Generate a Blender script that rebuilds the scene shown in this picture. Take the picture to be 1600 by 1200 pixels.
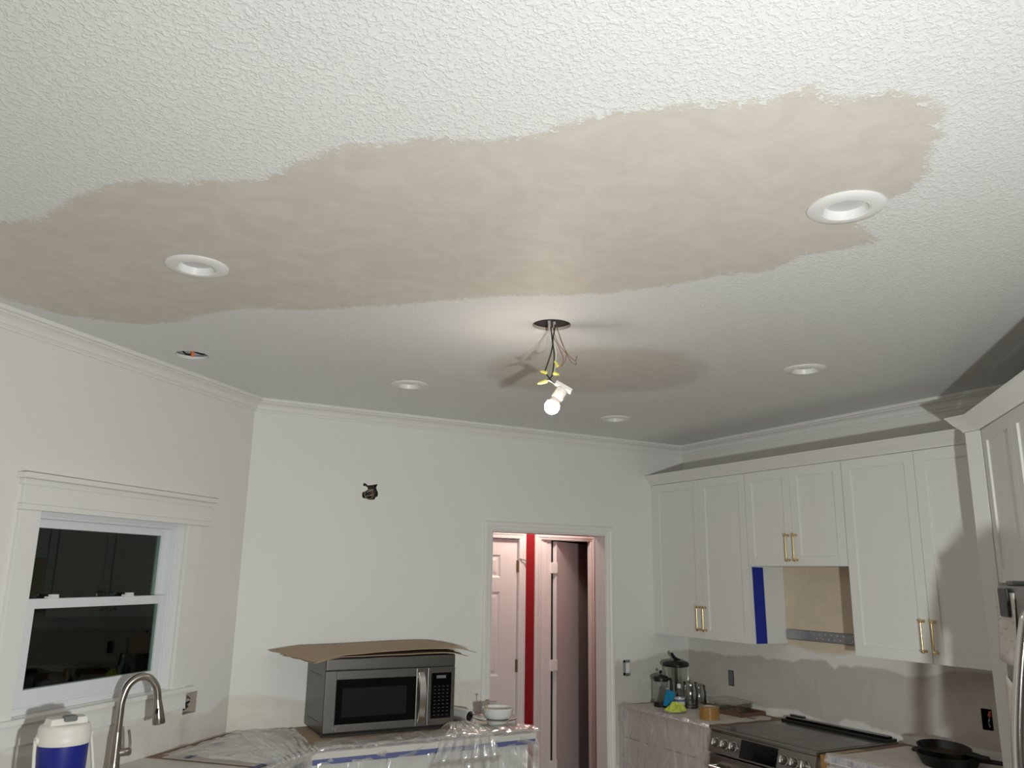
import bpy, bmesh, math, random
from mathutils import Vector, Matrix
from mathutils.geometry import tessellate_polygon
random.seed(7)
for o in list(bpy.data.objects): bpy.data.objects.remove(o)
S = bpy.context.scene
COL = S.collection
PI = math.pi

# ------------------------------------------------------------------ camera
CAMZ = 1.7824
YAW, PITCH, ROLL, FPX = 0.50779, 0.23118, 0.01555, 1259.46
fw = Vector((math.sin(YAW)*math.cos(PITCH), math.cos(YAW)*math.cos(PITCH), math.sin(PITCH)))
rt = Vector((math.cos(YAW), -math.sin(YAW), 0)); up = rt.cross(fw)
r2 = rt*math.cos(ROLL)+up*math.sin(ROLL); u2 = -rt*math.sin(ROLL)+up*math.cos(ROLL)
cd = bpy.data.cameras.new('camera'); cam = bpy.data.objects.new('camera', cd); COL.objects.link(cam)
cam.matrix_world = Matrix(((r2.x, u2.x, -fw.x, 0), (r2.y, u2.y, -fw.y, 0), (r2.z, u2.z, -fw.z, CAMZ), (0, 0, 0, 1)))
cd.sensor_width = 36; cd.lens = FPX/1600*36; cd.clip_start = .02
S.camera = cam
S.cycles.transparent_max_bounces = 32

# ------------------------------------------------------------------ world, lights, exposure
w = bpy.data.worlds.new('night'); S.world = w; w.use_nodes = True
w.node_tree.nodes['Background'].inputs[0].default_value = (.02, .025, .035, 1)
w.node_tree.nodes['Background'].inputs[1].default_value = .15
def point_light(name, loc, energy, color, radius):
    d = bpy.data.lights.new(name, 'POINT'); d.energy = energy; d.color = color; d.shadow_soft_size = radius
    o = bpy.data.objects.new(name, d); o.location = loc; COL.objects.link(o); return o
wl = bpy.data.lights.new('work_lamp', 'AREA'); wl.shape = 'DISK'; wl.size = .10; wl.energy = 29; wl.color = (.955, 1.0, .972)   # LED work lamp beside the photographer, facing the room
wlo = bpy.data.objects.new('work_lamp', wl); wlo.location = (.67, -.226, 1.425); wlo.rotation_euler = Vector((.20, .96, -.17)).to_track_quat('-Z', 'Y').to_euler(); COL.objects.link(wlo)
point_light('hall_lamp', (3.4, 5.45, 2.5), 8, (1.0, .86, .76), .06)       # ceiling lamp in the hall behind the doorway
vs = S.view_settings
vs.view_transform = 'Standard'; vs.look = 'None'; vs.gamma = 1; vs.use_curve_mapping = False
vs.exposure = 1.52

# ------------------------------------------------------------------ room numbers
H = 2.773; YB = 4.854; XR = 4.239; XF = 3.924
LA = 0.76778; CX = .9543
Lx, Ly = -math.cos(LA), -math.sin(LA)          # along the window wall, away from the back corner
NX, NY = math.sin(LA), -math.cos(LA)           # window wall normal, into the room
ZC = .914; ZR = .905
YH = 5.85                                       # far wall of the hall

# ------------------------------------------------------------------ materials
def nodes_of(m): m.use_nodes = True; return m.node_tree.nodes, m.node_tree.links
def mat(name, color, rough=.5, metal=0, var=.0, vscale=8, bump=0, bscale=200, spec=.5, coat=0, stretch=None, trans=0, alpha=1, ior=1.45, emit=None, estr=0):
    m = bpy.data.materials.new(name); N, K = nodes_of(m); b = N['Principled BSDF']
    c = (*color, 1) if len(color) == 3 else color
    b.inputs['Base Color'].default_value = c; b.inputs['Roughness'].default_value = rough; b.inputs['Metallic'].default_value = metal
    b.inputs['Specular IOR Level'].default_value = spec; b.inputs['Coat Weight'].default_value = coat
    b.inputs['Transmission Weight'].default_value = trans; b.inputs['Alpha'].default_value = alpha; b.inputs['IOR'].default_value = ior
    if emit: b.inputs['Emission Color'].default_value = (*emit, 1); b.inputs['Emission Strength'].default_value = estr
    tc = N.new('ShaderNodeTexCoord'); vec = tc.outputs['Object']
    if stretch:
        mp = N.new('ShaderNodeMapping'); mp.inputs['Scale'].default_value = stretch; K.new(vec, mp.inputs[0]); vec = mp.outputs[0]
    nz = N.new('ShaderNodeTexNoise'); nz.inputs['Scale'].default_value = vscale; nz.inputs['Detail'].default_value = 4; K.new(vec, nz.inputs['Vector'])
    mx = N.new('ShaderNodeMix'); mx.data_type = 'RGBA'
    mx.inputs[6].default_value = tuple(min(1, v*(1-var)) for v in c[:3])+(1,); mx.inputs[7].default_value = tuple(min(1, v*(1+var)) for v in c[:3])+(1,)
    K.new(nz.outputs['Fac'], mx.inputs[0]); K.new(mx.outputs[2], b.inputs['Base Color'])
    if bump:
        n2 = N.new('ShaderNodeTexNoise'); n2.inputs['Scale'].default_value = bscale; n2.inputs['Detail'].default_value = 3; K.new(vec, n2.inputs['Vector'])
        bp = N.new('ShaderNodeBump'); bp.inputs['Strength'].default_value = min(1, bump); bp.inputs['Distance'].default_value = .002; K.new(n2.outputs['Fac'], bp.inputs['Height']); K.new(bp.outputs[0], b.inputs['Normal'])
    return m
WHITE = (.80, .80, .775)
M = {}
M['trim'] = mat('trim_paint', (.80, .79, .77), .38, var=.02)
M['cab'] = mat('cabinet_paint', (.77, .77, .745), .42, var=.015, bump=.05)
M['vinyl'] = mat('window_vinyl', (.76, .775, .805), .35, var=.01)
M['doorwhite'] = mat('door_paint', (.78, .745, .735), .4, var=.02)
M['red'] = mat('red_wall_paint', (.30, .014, .018), .45, var=.08, bump=.2)
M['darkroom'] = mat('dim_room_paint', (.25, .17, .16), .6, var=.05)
M['gold'] = mat('brushed_gold', (.70, .53, .29), .25, 1, var=.05)
M['steel'] = mat('stainless_steel', (.27, .262, .247), .32, 1, var=.12, vscale=6, stretch=(1, 1, 60), bump=.06, bscale=60)
M['steelh'] = mat('stainless_handle', (.66, .65, .63), .22, 1, var=.06, stretch=(40, 40, 1))
M['knob'] = mat('knob_steel', (.36, .35, .335), .3, 1, var=.06)
M['nickel'] = mat('brushed_nickel', (.42, .385, .34), .24, 1, var=.08)
M['darksteel'] = mat('dark_metal_case', (.085, .085, .083), .28, .6, var=.15)
M['galv'] = mat('galvanized_steel', (.38, .40, .42), .38, .8, var=.18, vscale=30)
M['black'] = mat('black_plastic', (.012, .012, .013), .35, var=.1)
M['blackgloss'] = mat('black_glass', (.004, .004, .005), .06, var=.05, spec=.22)
M['cookglass'] = mat('cooktop_glass', (.035, .035, .035), .22, var=.1, coat=.3)
M['iron'] = mat('cast_iron', (.014, .013, .012), .5, .2, var=.4, bump=.4, bscale=150)
M['ironfood'] = mat('pan_residue', (.06, .035, .012), .6, var=.7, vscale=40, bump=.6, bscale=90)
M['blue'] = mat('blue_cooler_plastic', (.012, .02, .22), .38, var=.06)
M['coolwhite'] = mat('white_cooler_plastic', (.76, .74, .68), .42, var=.03)
M['grey'] = mat('grey_plastic', (.16, .165, .17), .45, var=.05)
M['tape'] = mat('blue_painters_tape', (.006, .022, .30), .55, var=.08, vscale=60, bump=.2)
M['tapelt'] = mat('blue_tape_under_film', (.11, .125, .28), .6, var=.2, vscale=60)
M['card'] = mat('brown_cardboard', (.40, .29, .20), .75, var=.10, vscale=14, bump=.15, bscale=80)
M['cardedge'] = mat('cardboard_edge', (.22, .15, .10), .8, var=.3, vscale=150)
M['brownpaper'] = mat('brown_paper', (.23, .145, .10), .75, var=.2, vscale=20)
M['paper'] = mat('white_paper', (.66, .61, .55), .7, var=.07, vscale=9, bump=.3, bscale=18)
M['counter'] = mat('countertop', (.62, .60, .56), .35, var=.05)
M['ptape'] = mat('brown_packing_tape', (.33, .17, .05), .3, var=.06, coat=.4)
M['cream'] = mat('tape_core', (.62, .55, .46), .8, var=.05)
M['porcelain'] = mat('white_porcelain', (.74, .75, .74), .2, var=.02, coat=.3)
M['yellow'] = mat('yellow_plastic', (.80, .76, .18), .4, var=.05)
M['ochre'] = mat('ochre_yellow', (.55, .40, .06), .5, var=.15, vscale=40)
M['lime'] = mat('lime_cloth', (.62, .70, .12), .9, var=.12, vscale=40, bump=.6, bscale=120)
M['sponge'] = mat('blue_sponge', (.006, .20, .40), .85, var=.12, vscale=60, bump=.5)
M['copper'] = mat('bare_copper', (.32, .16, .10), .4, .7, var=.1)
M['wwire'] = mat('white_wire', (.74, .73, .68), .4, var=.03)
M['cable'] = mat('grey_cable_sheath', (.50, .49, .46), .5, var=.05)
M['orange'] = mat('orange_connector', (.85, .20, .05), .45, var=.05)
M['ceramic'] = mat('white_socket', (.80, .76, .72), .4, var=.02)
M['redwire'] = mat('red_connector', (.62, .10, .04), .45, var=.1)
M['greywire'] = mat('dull_white_wire', (.42, .40, .37), .5, var=.2)
M['lightring'] = mat('recessed_light_paint', (.80, .80, .79), .35, var=.01)
M['lens'] = mat('frosted_lens', (.62, .61, .62), .5, var=.02)
M['cavity'] = mat('cavity_dark', (.05, .045, .04), .9, var=.3)  # near-black brown for the attic sheet, the old wall box and the roll core
M['drywall'] = mat('drywall_edge', (.50, .43, .37), .9, var=.15, vscale=60)
M['floor'] = mat('oak_floor', (.19, .12, .07), .4, var=.25, vscale=3, stretch=(1, 12, 1))
M['brass'] = mat('antique_brass', (.25, .19, .10), .4, .9, var=.1)
M['wood'] = mat('dark_wood_tray', (.13, .07, .04), .55, var=.25, vscale=10, stretch=(1, 12, 12))
M['fridge'] = mat('fridge_steel', (.34, .335, .325), .34, .85, var=.06, stretch=(1, 1, 40))
def glassy(name, tint, rough, fac, trans_tint=(1, 1, 1)):
    """thin clear material: transparent mixed with a sharp reflection by fresnel"""
    m = bpy.data.materials.new(name); N, K = nodes_of(m); out = N['Material Output']; N.remove(N['Principled BSDF'])
    t = N.new('ShaderNodeBsdfTransparent'); t.inputs[0].default_value = (*trans_tint, 1)
    g = N.new('ShaderNodeBsdfGlossy'); g.inputs[0].default_value = (*tint, 1); g.inputs[1].default_value = rough
    f = N.new('ShaderNodeFresnel'); f.inputs[0].default_value = 1.5
    a = N.new('ShaderNodeMath'); a.operation = 'MULTIPLY_ADD'; a.inputs[1].default_value = fac; a.inputs[2].default_value = 0.02; a.use_clamp = True
    K.new(f.outputs[0], a.inputs[0])
    x = N.new('ShaderNodeMixShader'); K.new(a.outputs[0], x.inputs[0]); K.new(t.outputs[0], x.inputs[1]); K.new(g.outputs[0], x.inputs[2]); K.new(x.outputs[0], out.inputs[0])
    return m
M['pane'] = glassy('window_glass', (.9, 1, .95), .01, 1.0, (.80, .86, .82))
M['clear'] = glassy('clear_glass', (1, 1, 1), .03, 1.8, (.95, .96, .95))
M['clearp'] = glassy('clear_plastic', (1, 1, 1), .08, .5, (.96, .97, .96))
def film(name, alpha, tint, gloss=.16, rough=.27):
    """thin clear sheet: mostly see-through, a little milky, with sharp glints on its wrinkles"""
    m = bpy.data.materials.new(name); N, K = nodes_of(m); out = N['Material Output']; N.remove(N['Principled BSDF'])
    tc = N.new('ShaderNodeTexCoord'); mp = N.new('ShaderNodeMapping'); mp.inputs['Scale'].default_value = (1, 1, .35); K.new(tc.outputs['Object'], mp.inputs[0])
    nz = N.new('ShaderNodeTexNoise'); nz.inputs['Scale'].default_value = 9; nz.inputs['Detail'].default_value = 2.5; nz.inputs['Distortion'].default_value = 1.6; K.new(mp.outputs[0], nz.inputs['Vector'])
    bp = N.new('ShaderNodeBump'); bp.inputs['Strength'].default_value = .6; bp.inputs['Distance'].default_value = .02; K.new(nz.outputs['Fac'], bp.inputs['Height'])
    t = N.new('ShaderNodeBsdfTransparent'); d = N.new('ShaderNodeBsdfDiffuse'); d.inputs[0].default_value = (*tint, 1); K.new(bp.outputs[0], d.inputs['Normal'])
    mr = N.new('ShaderNodeMapRange'); mr.inputs[1].default_value = .35; mr.inputs[2].default_value = .75; mr.inputs[3].default_value = alpha*.6; mr.inputs[4].default_value = alpha*1.6; K.new(nz.outputs['Fac'], mr.inputs[0])
    x1 = N.new('ShaderNodeMixShader'); K.new(mr.outputs[0], x1.inputs[0]); K.new(t.outputs[0], x1.inputs[1]); K.new(d.outputs[0], x1.inputs[2])
    g = N.new('ShaderNodeBsdfGlossy'); g.inputs[0].default_value = (1, 1, 1, 1); g.inputs[1].default_value = rough; K.new(bp.outputs[0], g.inputs['Normal'])
    f = N.new('ShaderNodeFresnel'); f.inputs[0].default_value = 1.5; K.new(bp.outputs[0], f.inputs['Normal'])
    q0 = N.new('ShaderNodeMath'); q0.operation = 'MULTIPLY'; q0.inputs[1].default_value = 2.6; K.new(f.outputs[0], q0.inputs[0]); q = N.new('ShaderNodeMath'); q.operation = 'MINIMUM'; q.inputs[1].default_value = gloss; K.new(q0.outputs[0], q.inputs[0])
    x2 = N.new('ShaderNodeMixShader'); K.new(q.outputs[0], x2.inputs[0]); K.new(x1.outputs[0], x2.inputs[1]); K.new(g.outputs[0], x2.inputs[2]); K.new(x2.outputs[0], out.inputs[0])
    return m
M['film'] = film('clear_plastic_film', .36, (.74, .73, .71), .30, .19)
M['filmpink'] = film('plastic_film_rosy', .46, (.68, .61, .63), .14, .24)

def painted(name, attrs, base=WHITE, knock=False, rough=.55):
    """painted wall/ceiling; attrs = [(mesh attribute holding metres inside an area, colour, edge raggedness, softness)]"""
    m = bpy.data.materials.new(name); N, K = nodes_of(m); b = N['Principled BSDF']; b.inputs['Roughness'].default_value = rough; b.inputs['Specular IOR Level'].default_value = .3
    tc = N.new('ShaderNodeTexCoord'); P = tc.outputs['Object']
    def noise(scale, detail=4, dist=0, rough_=.5):
        n = N.new('ShaderNodeTexNoise'); n.inputs['Scale'].default_value = scale; n.inputs['Detail'].default_value = detail; n.inputs['Distortion'].default_value = dist; n.inputs['Roughness'].default_value = rough_
        K.new(P, n.inputs['Vector']); return n.outputs['Fac']
    def math_(op, a, c, d=None, clamp=False):
        n = N.new('ShaderNodeMath'); n.operation = op; n.use_clamp = clamp
        for i, v in enumerate((a, c, d)):
            if v is None: continue
            if isinstance(v, (int, float)): n.inputs[i].default_value = v
            else: K.new(v, n.inputs[i])
        return n.outputs[0]
    def ramp(v, lo, hi):
        n = N.new('ShaderNodeMapRange'); n.interpolation_type = 'SMOOTHSTEP'; n.inputs[1].default_value = lo; n.inputs[2].default_value = hi; K.new(v, n.inputs[0]); return n.outputs[0]
    h = None
    if knock:
        k1 = ramp(noise(70, 3, .6), .50, .62); k2 = ramp(noise(125, 2, .4), .54, .66)
        h = math_('MAXIMUM', k1, math_('MULTIPLY', k2, .7))
    else:
        h = math_('MULTIPLY', noise(120, 2), .35)
    def mix(f, A, B):
        n = N.new('ShaderNodeMix'); n.data_type = 'RGBA'; K.new(f, n.inputs[0])
        for i, v in ((6, A), (7, B)):
            if isinstance(v, tuple): n.inputs[i].default_value = (*v, 1)
            else: K.new(v, n.inputs[i])
        return n.outputs[2]
    big = noise(2.2, 3)
    col = mix(big, tuple(v*.985 for v in base), tuple(min(1, v*1.015) for v in base))
    tot = None
    for an, c, rag, soft in attrs:
        a = N.new('ShaderNodeAttribute'); a.attribute_name = an
        s = math_('ADD', a.outputs['Fac'], math_('MULTIPLY', math_('SUBTRACT', noise(9, 7, .5, .65), .5), rag))
        s = math_('ADD', s, math_('MULTIPLY', math_('SUBTRACT', noise(45, 3), .5), rag*.35))
        if knock: s = math_('SUBTRACT', s, math_('MULTIPLY', h, .022))
        f = ramp(s, -soft, soft)
        mp = N.new('ShaderNodeMapping'); mp.inputs['Scale'].default_value = (1, 1, 1); K.new(P, mp.inputs[0])
        tn = noise(6, 6, 1.5, .6)
        cc = mix(ramp(tn, .3, .72), tuple(v*.95 for v in c), tuple(min(1, v*1.05) for v in c))
        col = mix(f, col, cc)
        tot = f if tot is None else math_('MAXIMUM', tot, f)
    K.new(col, b.inputs['Base Color'])
    if tot is not None:
        keep = math_('SUBTRACT', 1.0, math_('MULTIPLY', tot, .93))
        h = math_('MULTIPLY', h, keep)
        h = math_('ADD', h, math_('MULTIPLY', math_('MULTIPLY', noise(16, 5, 2), tot), .22))
    bp = N.new('ShaderNodeBump'); bp.inputs['Strength'].default_value = (.42 if knock else .12); bp.inputs['Distance'].default_value = .0042 if knock else .002
    K.new(h, bp.inputs['Height']); K.new(bp.outputs[0], b.inputs['Normal'])
    return m

# ------------------------------------------------------------------ mesh helpers
class MB:
    def __init__(s): s.v = []; s.f = []
    def add(s, vs, fs):
        o = len(s.v); s.v += [tuple(v) for v in vs]; s.f += [tuple(i+o for i in f) for f in fs]; return s
    def box(s, x0, x1, y0, y1, z0, z1):
        v = [(x, y, z) for z in (z0, z1) for y in (y0, y1) for x in (x0, x1)]
        return s.add(v, [(0, 2, 3, 1), (4, 5, 7, 6), (0, 1, 5, 4), (2, 6, 7, 3), (0, 4, 6, 2), (1, 3, 7, 5)])
    def prism(s, poly, z0, z1):
        n = len(poly); A = sum(poly[i][0]*poly[(i+1) % n][1]-poly[(i+1) % n][0]*poly[i][1] for i in range(n))
        if A < 0: poly = poly[::-1]
        v = [(x, y, z0) for x, y in poly]+[(x, y, z1) for x, y in poly]
        return s.add(v, [tuple(range(n-1, -1, -1)), tuple(range(n, 2*n))]+[(i, (i+1) % n, (i+1) % n+n, i+n) for i in range(n)])
    def lathe(s, prof, seg=32, c=(0, 0, 0), axis=None):
        """prof = [(radius, height)...]; axis = direction of growing height"""
        R = Matrix.Identity(3) if axis is None else Vector((0, 0, 1)).rotation_difference(Vector(axis)).to_matrix()
        vs = []; fs = []; n = len(prof)
        for r, h in prof:
            for k in range(seg):
                a = 2*PI*k/seg; p = R @ Vector((r*math.cos(a), r*math.sin(a), h)); vs.append((p.x+c[0], p.y+c[1], p.z+c[2]))
        for i in range(n-1):
            for k in range(seg):
                k2 = (k+1) % seg; fs.append((i*seg+k, i*seg+k2, (i+1)*seg+k2, (i+1)*seg+k))
        if prof[0][0] > 1e-6: fs.append(tuple(range(seg-1, -1, -1)))
        if prof[-1][0] > 1e-6: fs.append(tuple((n-1)*seg+k for k in range(seg)))
        return s.add(vs, fs)
    def ring(s, prof, seg=40, c=(0, 0, 0), axis=None):
        """closed profile swept round an axis"""
        R = Matrix.Identity(3) if axis is None else Vector((0, 0, 1)).rotation_difference(Vector(axis)).to_matrix()
        vs = []; fs = []; n = len(prof)
        for r, h in prof:
            for k in range(seg):
                a = 2*PI*k/seg; p = R @ Vector((r*math.cos(a), r*math.sin(a), h)); vs.append((p.x+c[0], p.y+c[1], p.z+c[2]))
        for i in range(n):
            j = (i+1) % n
            for k in range(seg):
                k2 = (k+1) % seg; fs.append((i*seg+k, i*seg+k2, j*seg+k2, j*seg+k))
        return s.add(vs, fs)
    def tube(s, pts, rad, seg=10, smooth=True):
        pts = [Vector(p) for p in pts]
        if smooth and len(pts) > 2:
            q = []
            for i in range(len(pts)-1):
                p0 = pts[max(i-1, 0)]; p1 = pts[i]; p2 = pts[i+1]; p3 = pts[min(i+2, len(pts)-1)]
                for t in (0, .2, .4, .6, .8):
                    q.append(.5*((2*p1)+(p2-p0)*t+(2*p0-5*p1+4*p2-p3)*t*t+(3*p1-p0-3*p2+p3)*t**3))
            q.append(pts[-1]); pts = q
        vs = []; fs = []; n = len(pts)
        d0 = (pts[1]-pts[0]).normalized(); a = d0.orthogonal().normalized()
        for i, p in enumerate(pts):
            d = (pts[min(i+1, n-1)]-pts[max(i-1, 0)]).normalized(); a = (a-d*a.dot(d)).normalized(); b = d.cross(a)
            r = rad(i/(n-1)) if callable(rad) else rad
            for k in range(seg):
                t = 2*PI*k/seg; vs.append(p+a*math.cos(t)*r+b*math.sin(t)*r)
        for i in range(n-1):
            for k in range(seg):
                k2 = (k+1) % seg; fs.append((i*seg+k, i*seg+k2, (i+1)*seg+k2, (i+1)*seg+k))
        fs.append(tuple(range(seg-1, -1, -1))); fs.append(tuple((n-1)*seg+k for k in range(seg)))
        return s.add(vs, fs)
    def sweep(s, path, prof, z):
        """profile [(out, up)...] along a floor-plan polyline, out = to the right of travel; mitred"""
        n = len(path); P = [Vector((x, y)) for x, y in path]; vs = []; fs = []; m = len(prof)
        def nr(a, b): d = (b-a).normalized(); return Vector((d.y, -d.x))
        for i in range(n):
            if i == 0: o = nr(P[0], P[1])
            elif i == n-1: o = nr(P[-2], P[-1])
            else:
                a, b = nr(P[i-1], P[i]), nr(P[i], P[i+1]); o = (a+b)/(1+a.dot(b))
            for u, h in prof: vs.append((P[i].x+o.x*u, P[i].y+o.y*u, z+h))
        for i in range(n-1):
            for k in range(m):
                k2 = (k+1) % m; fs.append((i*m+k, (i+1)*m+k, (i+1)*m+k2, i*m+k2))
        fs.append(tuple(range(m))); fs.append(tuple((n-1)*m+k for k in range(m-1, -1, -1)))
        return s.add(vs, fs)
    def xform(s, Mx): s.v = [tuple(Mx @ Vector(v)) for v in s.v]; return s
    def build(s, name, m, parent=None, smooth=False, bevel=0, loc=None, rotz=None, fixn=True):
        me = bpy.data.meshes.new(name); me.from_pydata(s.v, [], s.f); me.materials.append(m if not isinstance(m, str) else M[m])
        if fixn:
            b = bmesh.new(); b.from_mesh(me); bmesh.ops.recalc_face_normals(b, faces=b.faces); b.to_mesh(me); b.free()
        o = bpy.data.objects.new(name, me); COL.objects.link(o)
        if parent: o.parent = parent
        if loc: o.location = loc
        if rotz is not None: o.rotation_euler = (0, 0, rotz)
        if bevel:
            bv = o.modifiers.new('bevel', 'BEVEL'); bv.width = bevel; bv.segments = 2; bv.limit_method = 'ANGLE'; bv.angle_limit = .7
        if smooth:
            me.polygons.foreach_set('use_smooth', [True]*len(me.polygons)); me.set_sharp_from_angle(angle=.7)
        return o
def tag(o, label=None, cat=None, group=None, kind=None):
    if label: o['label'] = label
    if cat: o['category'] = cat
    if group: o['group'] = group
    if kind: o['kind'] = kind
    return o
def thing(name, label, cat, loc=(0, 0, 0), rotz=0, group=None):
    o = bpy.data.objects.new(name, None); COL.objects.link(o); o.location = loc; o.rotation_euler = (0, 0, rotz); o.empty_display_size = .1
    return tag(o, label, cat, group)
def setting(o): o['kind'] = 'structure'; return o
def struct_empty(name, loc=(0, 0, 0), rotz=0):
    o = bpy.data.objects.new(name, None); COL.objects.link(o); o.location = loc; o.rotation_euler = (0, 0, rotz); return setting(o)
def copy_tree(o, parent=None):
    c = o.copy(); COL.objects.link(c)
    if parent: c.parent = parent
    for ch in list(o.children): copy_tree(ch, c)
    return c
def sd_poly(p, poly):
    x, y = p; inside = False; best = 1e9; n = len(poly)
    for i in range(n):
        x1, y1 = poly[i]; x2, y2 = poly[(i+1) % n]
        if (y1 > y) != (y2 > y) and x < (x2-x1)*(y-y1)/(y2-y1)+x1: inside = not inside
        dx, dy = x2-x1, y2-y1; L2 = dx*dx+dy*dy or 1e-9; t = max(0, min(1, ((x-x1)*dx+(y-y1)*dy)/L2))
        best = min(best, (x-x1-t*dx)**2+(y-y1-t*dy)**2)
    d = math.sqrt(best); return d if inside else -d
def lines(a, b, step, must=()):
    n = max(1, round((b-a)/step)); L = sorted(set([round(a+(b-a)*i/n, 4) for i in range(n+1)]))
    for m_ in must:
        L = [v for v in L if abs(v-m_) > .012 or v in must]+[round(m_, 4)]
    return sorted(set(L))
def panel_surface(name, us, vs_, fmap, m, rects=(), polys=(), attrs=()):
    """flat surface on a (u,v) grid with rectangular openings and cut-out polygons; attrs = [(name, function(u,v))]"""
    blocks = [(b, pl) for b, pl in polys]
    mu = [r for R in rects for r in R[:2]]+[b for B, _ in blocks for b in B[:2]]; mv = [r for R in rects for r in R[2:]]+[b for B, _ in blocks for b in B[2:]]
    U = sorted(set(list(us)+[round(x, 4) for x in mu])); V = sorted(set(list(vs_)+[round(x, 4) for x in mv]))
    idx = {}; pts = []; fs = []
    def vid(u, v):
        k = (round(u, 5), round(v, 5))
        if k not in idx: idx[k] = len(pts); pts.append(k)
        return idx[k]
    holes = list(rects)+[b for b, _ in blocks]
    for i in range(len(U)-1):
        for j in range(len(V)-1):
            cu, cv = (U[i]+U[i+1])/2, (V[j]+V[j+1])/2
            if any(h[0] < cu < h[1] and h[2] < cv < h[3] for h in holes): continue
            fs.append((vid(U[i], V[j]), vid(U[i+1], V[j]), vid(U[i+1], V[j+1]), vid(U[i], V[j+1])))
    for b, pl in blocks:
        ou = [u for u in U if b[0]-1e-6 <= u <= b[1]+1e-6]; ov = [v for v in V if b[2]-1e-6 <= v <= b[3]+1e-6]
        out = [(u, b[2]) for u in ou[:-1]]+[(b[1], v) for v in ov[:-1]]+[(u, b[3]) for u in ou[:0:-1]]+[(b[0], v) for v in ov[:0:-1]]
        allp = out+list(pl)
        for t in tessellate_polygon([[Vector((x, y, 0)) for x, y in out], [Vector((x, y, 0)) for x, y in pl]]):
            fs.append(tuple(vid(*allp[k]) for k in t))
    me = bpy.data.meshes.new(name); me.from_pydata([fmap(u, v) for u, v in pts], [], fs); me.materials.append(m)
    for an, fn in attrs:
        a = me.attributes.new(an, 'FLOAT', 'POINT'); a.data.foreach_set('value', [fn(u, v) for u, v in pts])
    b = bmesh.new(); b.from_mesh(me); bmesh.ops.recalc_face_normals(b, faces=b.faces); b.to_mesh(me); b.free()
    o = bpy.data.objects.new(name, me); COL.objects.link(o); return setting(o)
def circle(cx, cy, r, n=28): return [(cx+r*math.cos(2*PI*k/n), cy+r*math.sin(2*PI*k/n)) for k in range(n)]

# ================================================================== SETTING
CANS = [(.31, 2.748), (1.782, 1.337), (1.587, 3.994), (3.093, 2.626), (3.091, 4.164)]
HOLE_A = (1.669, 2.674); HOLE_B = (.471, 3.987)
P1 = [(-0.318, 2.709), (-0.252, 2.669), (-0.152, 2.583), (-0.089, 2.438), (-0.045, 2.312), (0.056, 2.196), (0.128, 2.141), (0.247, 2.086), (0.344, 2.003), (0.388, 1.913), (0.449, 1.782), (0.519, 1.705), (0.618, 1.625), (0.716, 1.55), (0.816, 1.484), (0.881, 1.42), (0.924, 1.328), (1.0, 1.242), (1.084, 1.173), (1.167, 1.106), (1.212, 1.042), (1.254, 0.978), (1.312, 1.001), (1.338, 1.0), (1.411, 0.916), (1.534, 0.898), (1.658, 0.957), (1.666, 1.001), (1.776, 1.083), (1.826, 1.142), (1.86, 1.184), (1.842, 1.247), (1.859, 1.319), (1.882, 1.378), (2.052, 1.433), (2.032, 1.519), (1.965, 1.632), (1.967, 1.794), (1.852, 1.913), (1.795, 2.043), (1.657, 2.229), (1.475, 2.373), (1.356, 2.447), (1.18, 2.623), (0.996, 2.807), (0.758, 3.019), (0.58, 3.102), (0.459, 3.233), (0.366, 3.428), (0.235, 3.572), (0.068, 3.614), (-0.072, 3.612), (-0.205, 3.553), (-0.287, 3.49), (-0.75, 3.2), (-.9, 2.9)]
P2 = [(1.741, 3.389), (1.743, 3.138), (1.95, 2.917), (2.179, 2.747), (2.41, 2.714), (2.641, 2.842), (2.807, 3.047), (2.846, 3.266), (2.732, 3.453), (2.514, 3.634), (2.288, 3.743), (2.032, 3.723), (1.856, 3.595)]
mC = painted('ceiling_paint', [('skim', (.655, .615, .555), .10, .012), ('skim_thin', (.66, .63, .575), .10, .075)], base=(.79, .80, .79), knock=True)
polysC = []
for x, y in CANS: polysC.append(((x-.10, x+.10, y-.10, y+.10), circle(x, y, .066)))
for x, y in (HOLE_A, HOLE_B): polysC.append(((x-.10, x+.10, y-.10, y+.10), circle(x, y, .079 if (x, y) == HOLE_A else .076)))
xs = lines(-1.75, -.6, .4)+lines(-.55, 4.3, .05); ys = lines(-3.6, .2, .4)+lines(.25, YB+.02, .05)
# keep grid lines clear of the cut-out blocks
xs = [x for x in xs if all(min(abs(x-b[0]), abs(x-b[1])) > .004 for b, _ in polysC)]
ceil_o = panel_surface('ceiling', xs, ys, lambda u, v: (u, v, H), mC, polys=polysC,
    attrs=[('skim', lambda u, v: sd_poly((u, v), P1)), ('skim_thin', lambda u, v: sd_poly((u, v), P2))])
# thickness of the two open holes, as seen on their rims
for (x, y), r in ((HOLE_A, .079), (HOLE_B, .076)):
    mb = MB(); mb.ring([(r, 0), (r, .014), (r+.006, .014), (r+.006, 0.001)], 36, (x, y, H)); mb.build('hole_rim', 'drywall' if (x, y) == HOLE_A else 'lightring', ceil_o, smooth=True)
setting(MB().box(-1.75, 4.3, -3.6, 6.9, -.05, 0).build('floor', 'floor'))
ub = []                                        # attic side of the ceiling, closes the holes
setting(MB().box(-1.75, 4.3, -3.6, YB+.05, H+.19, H+.2).build('ceiling_attic', 'cavity'))

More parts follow.
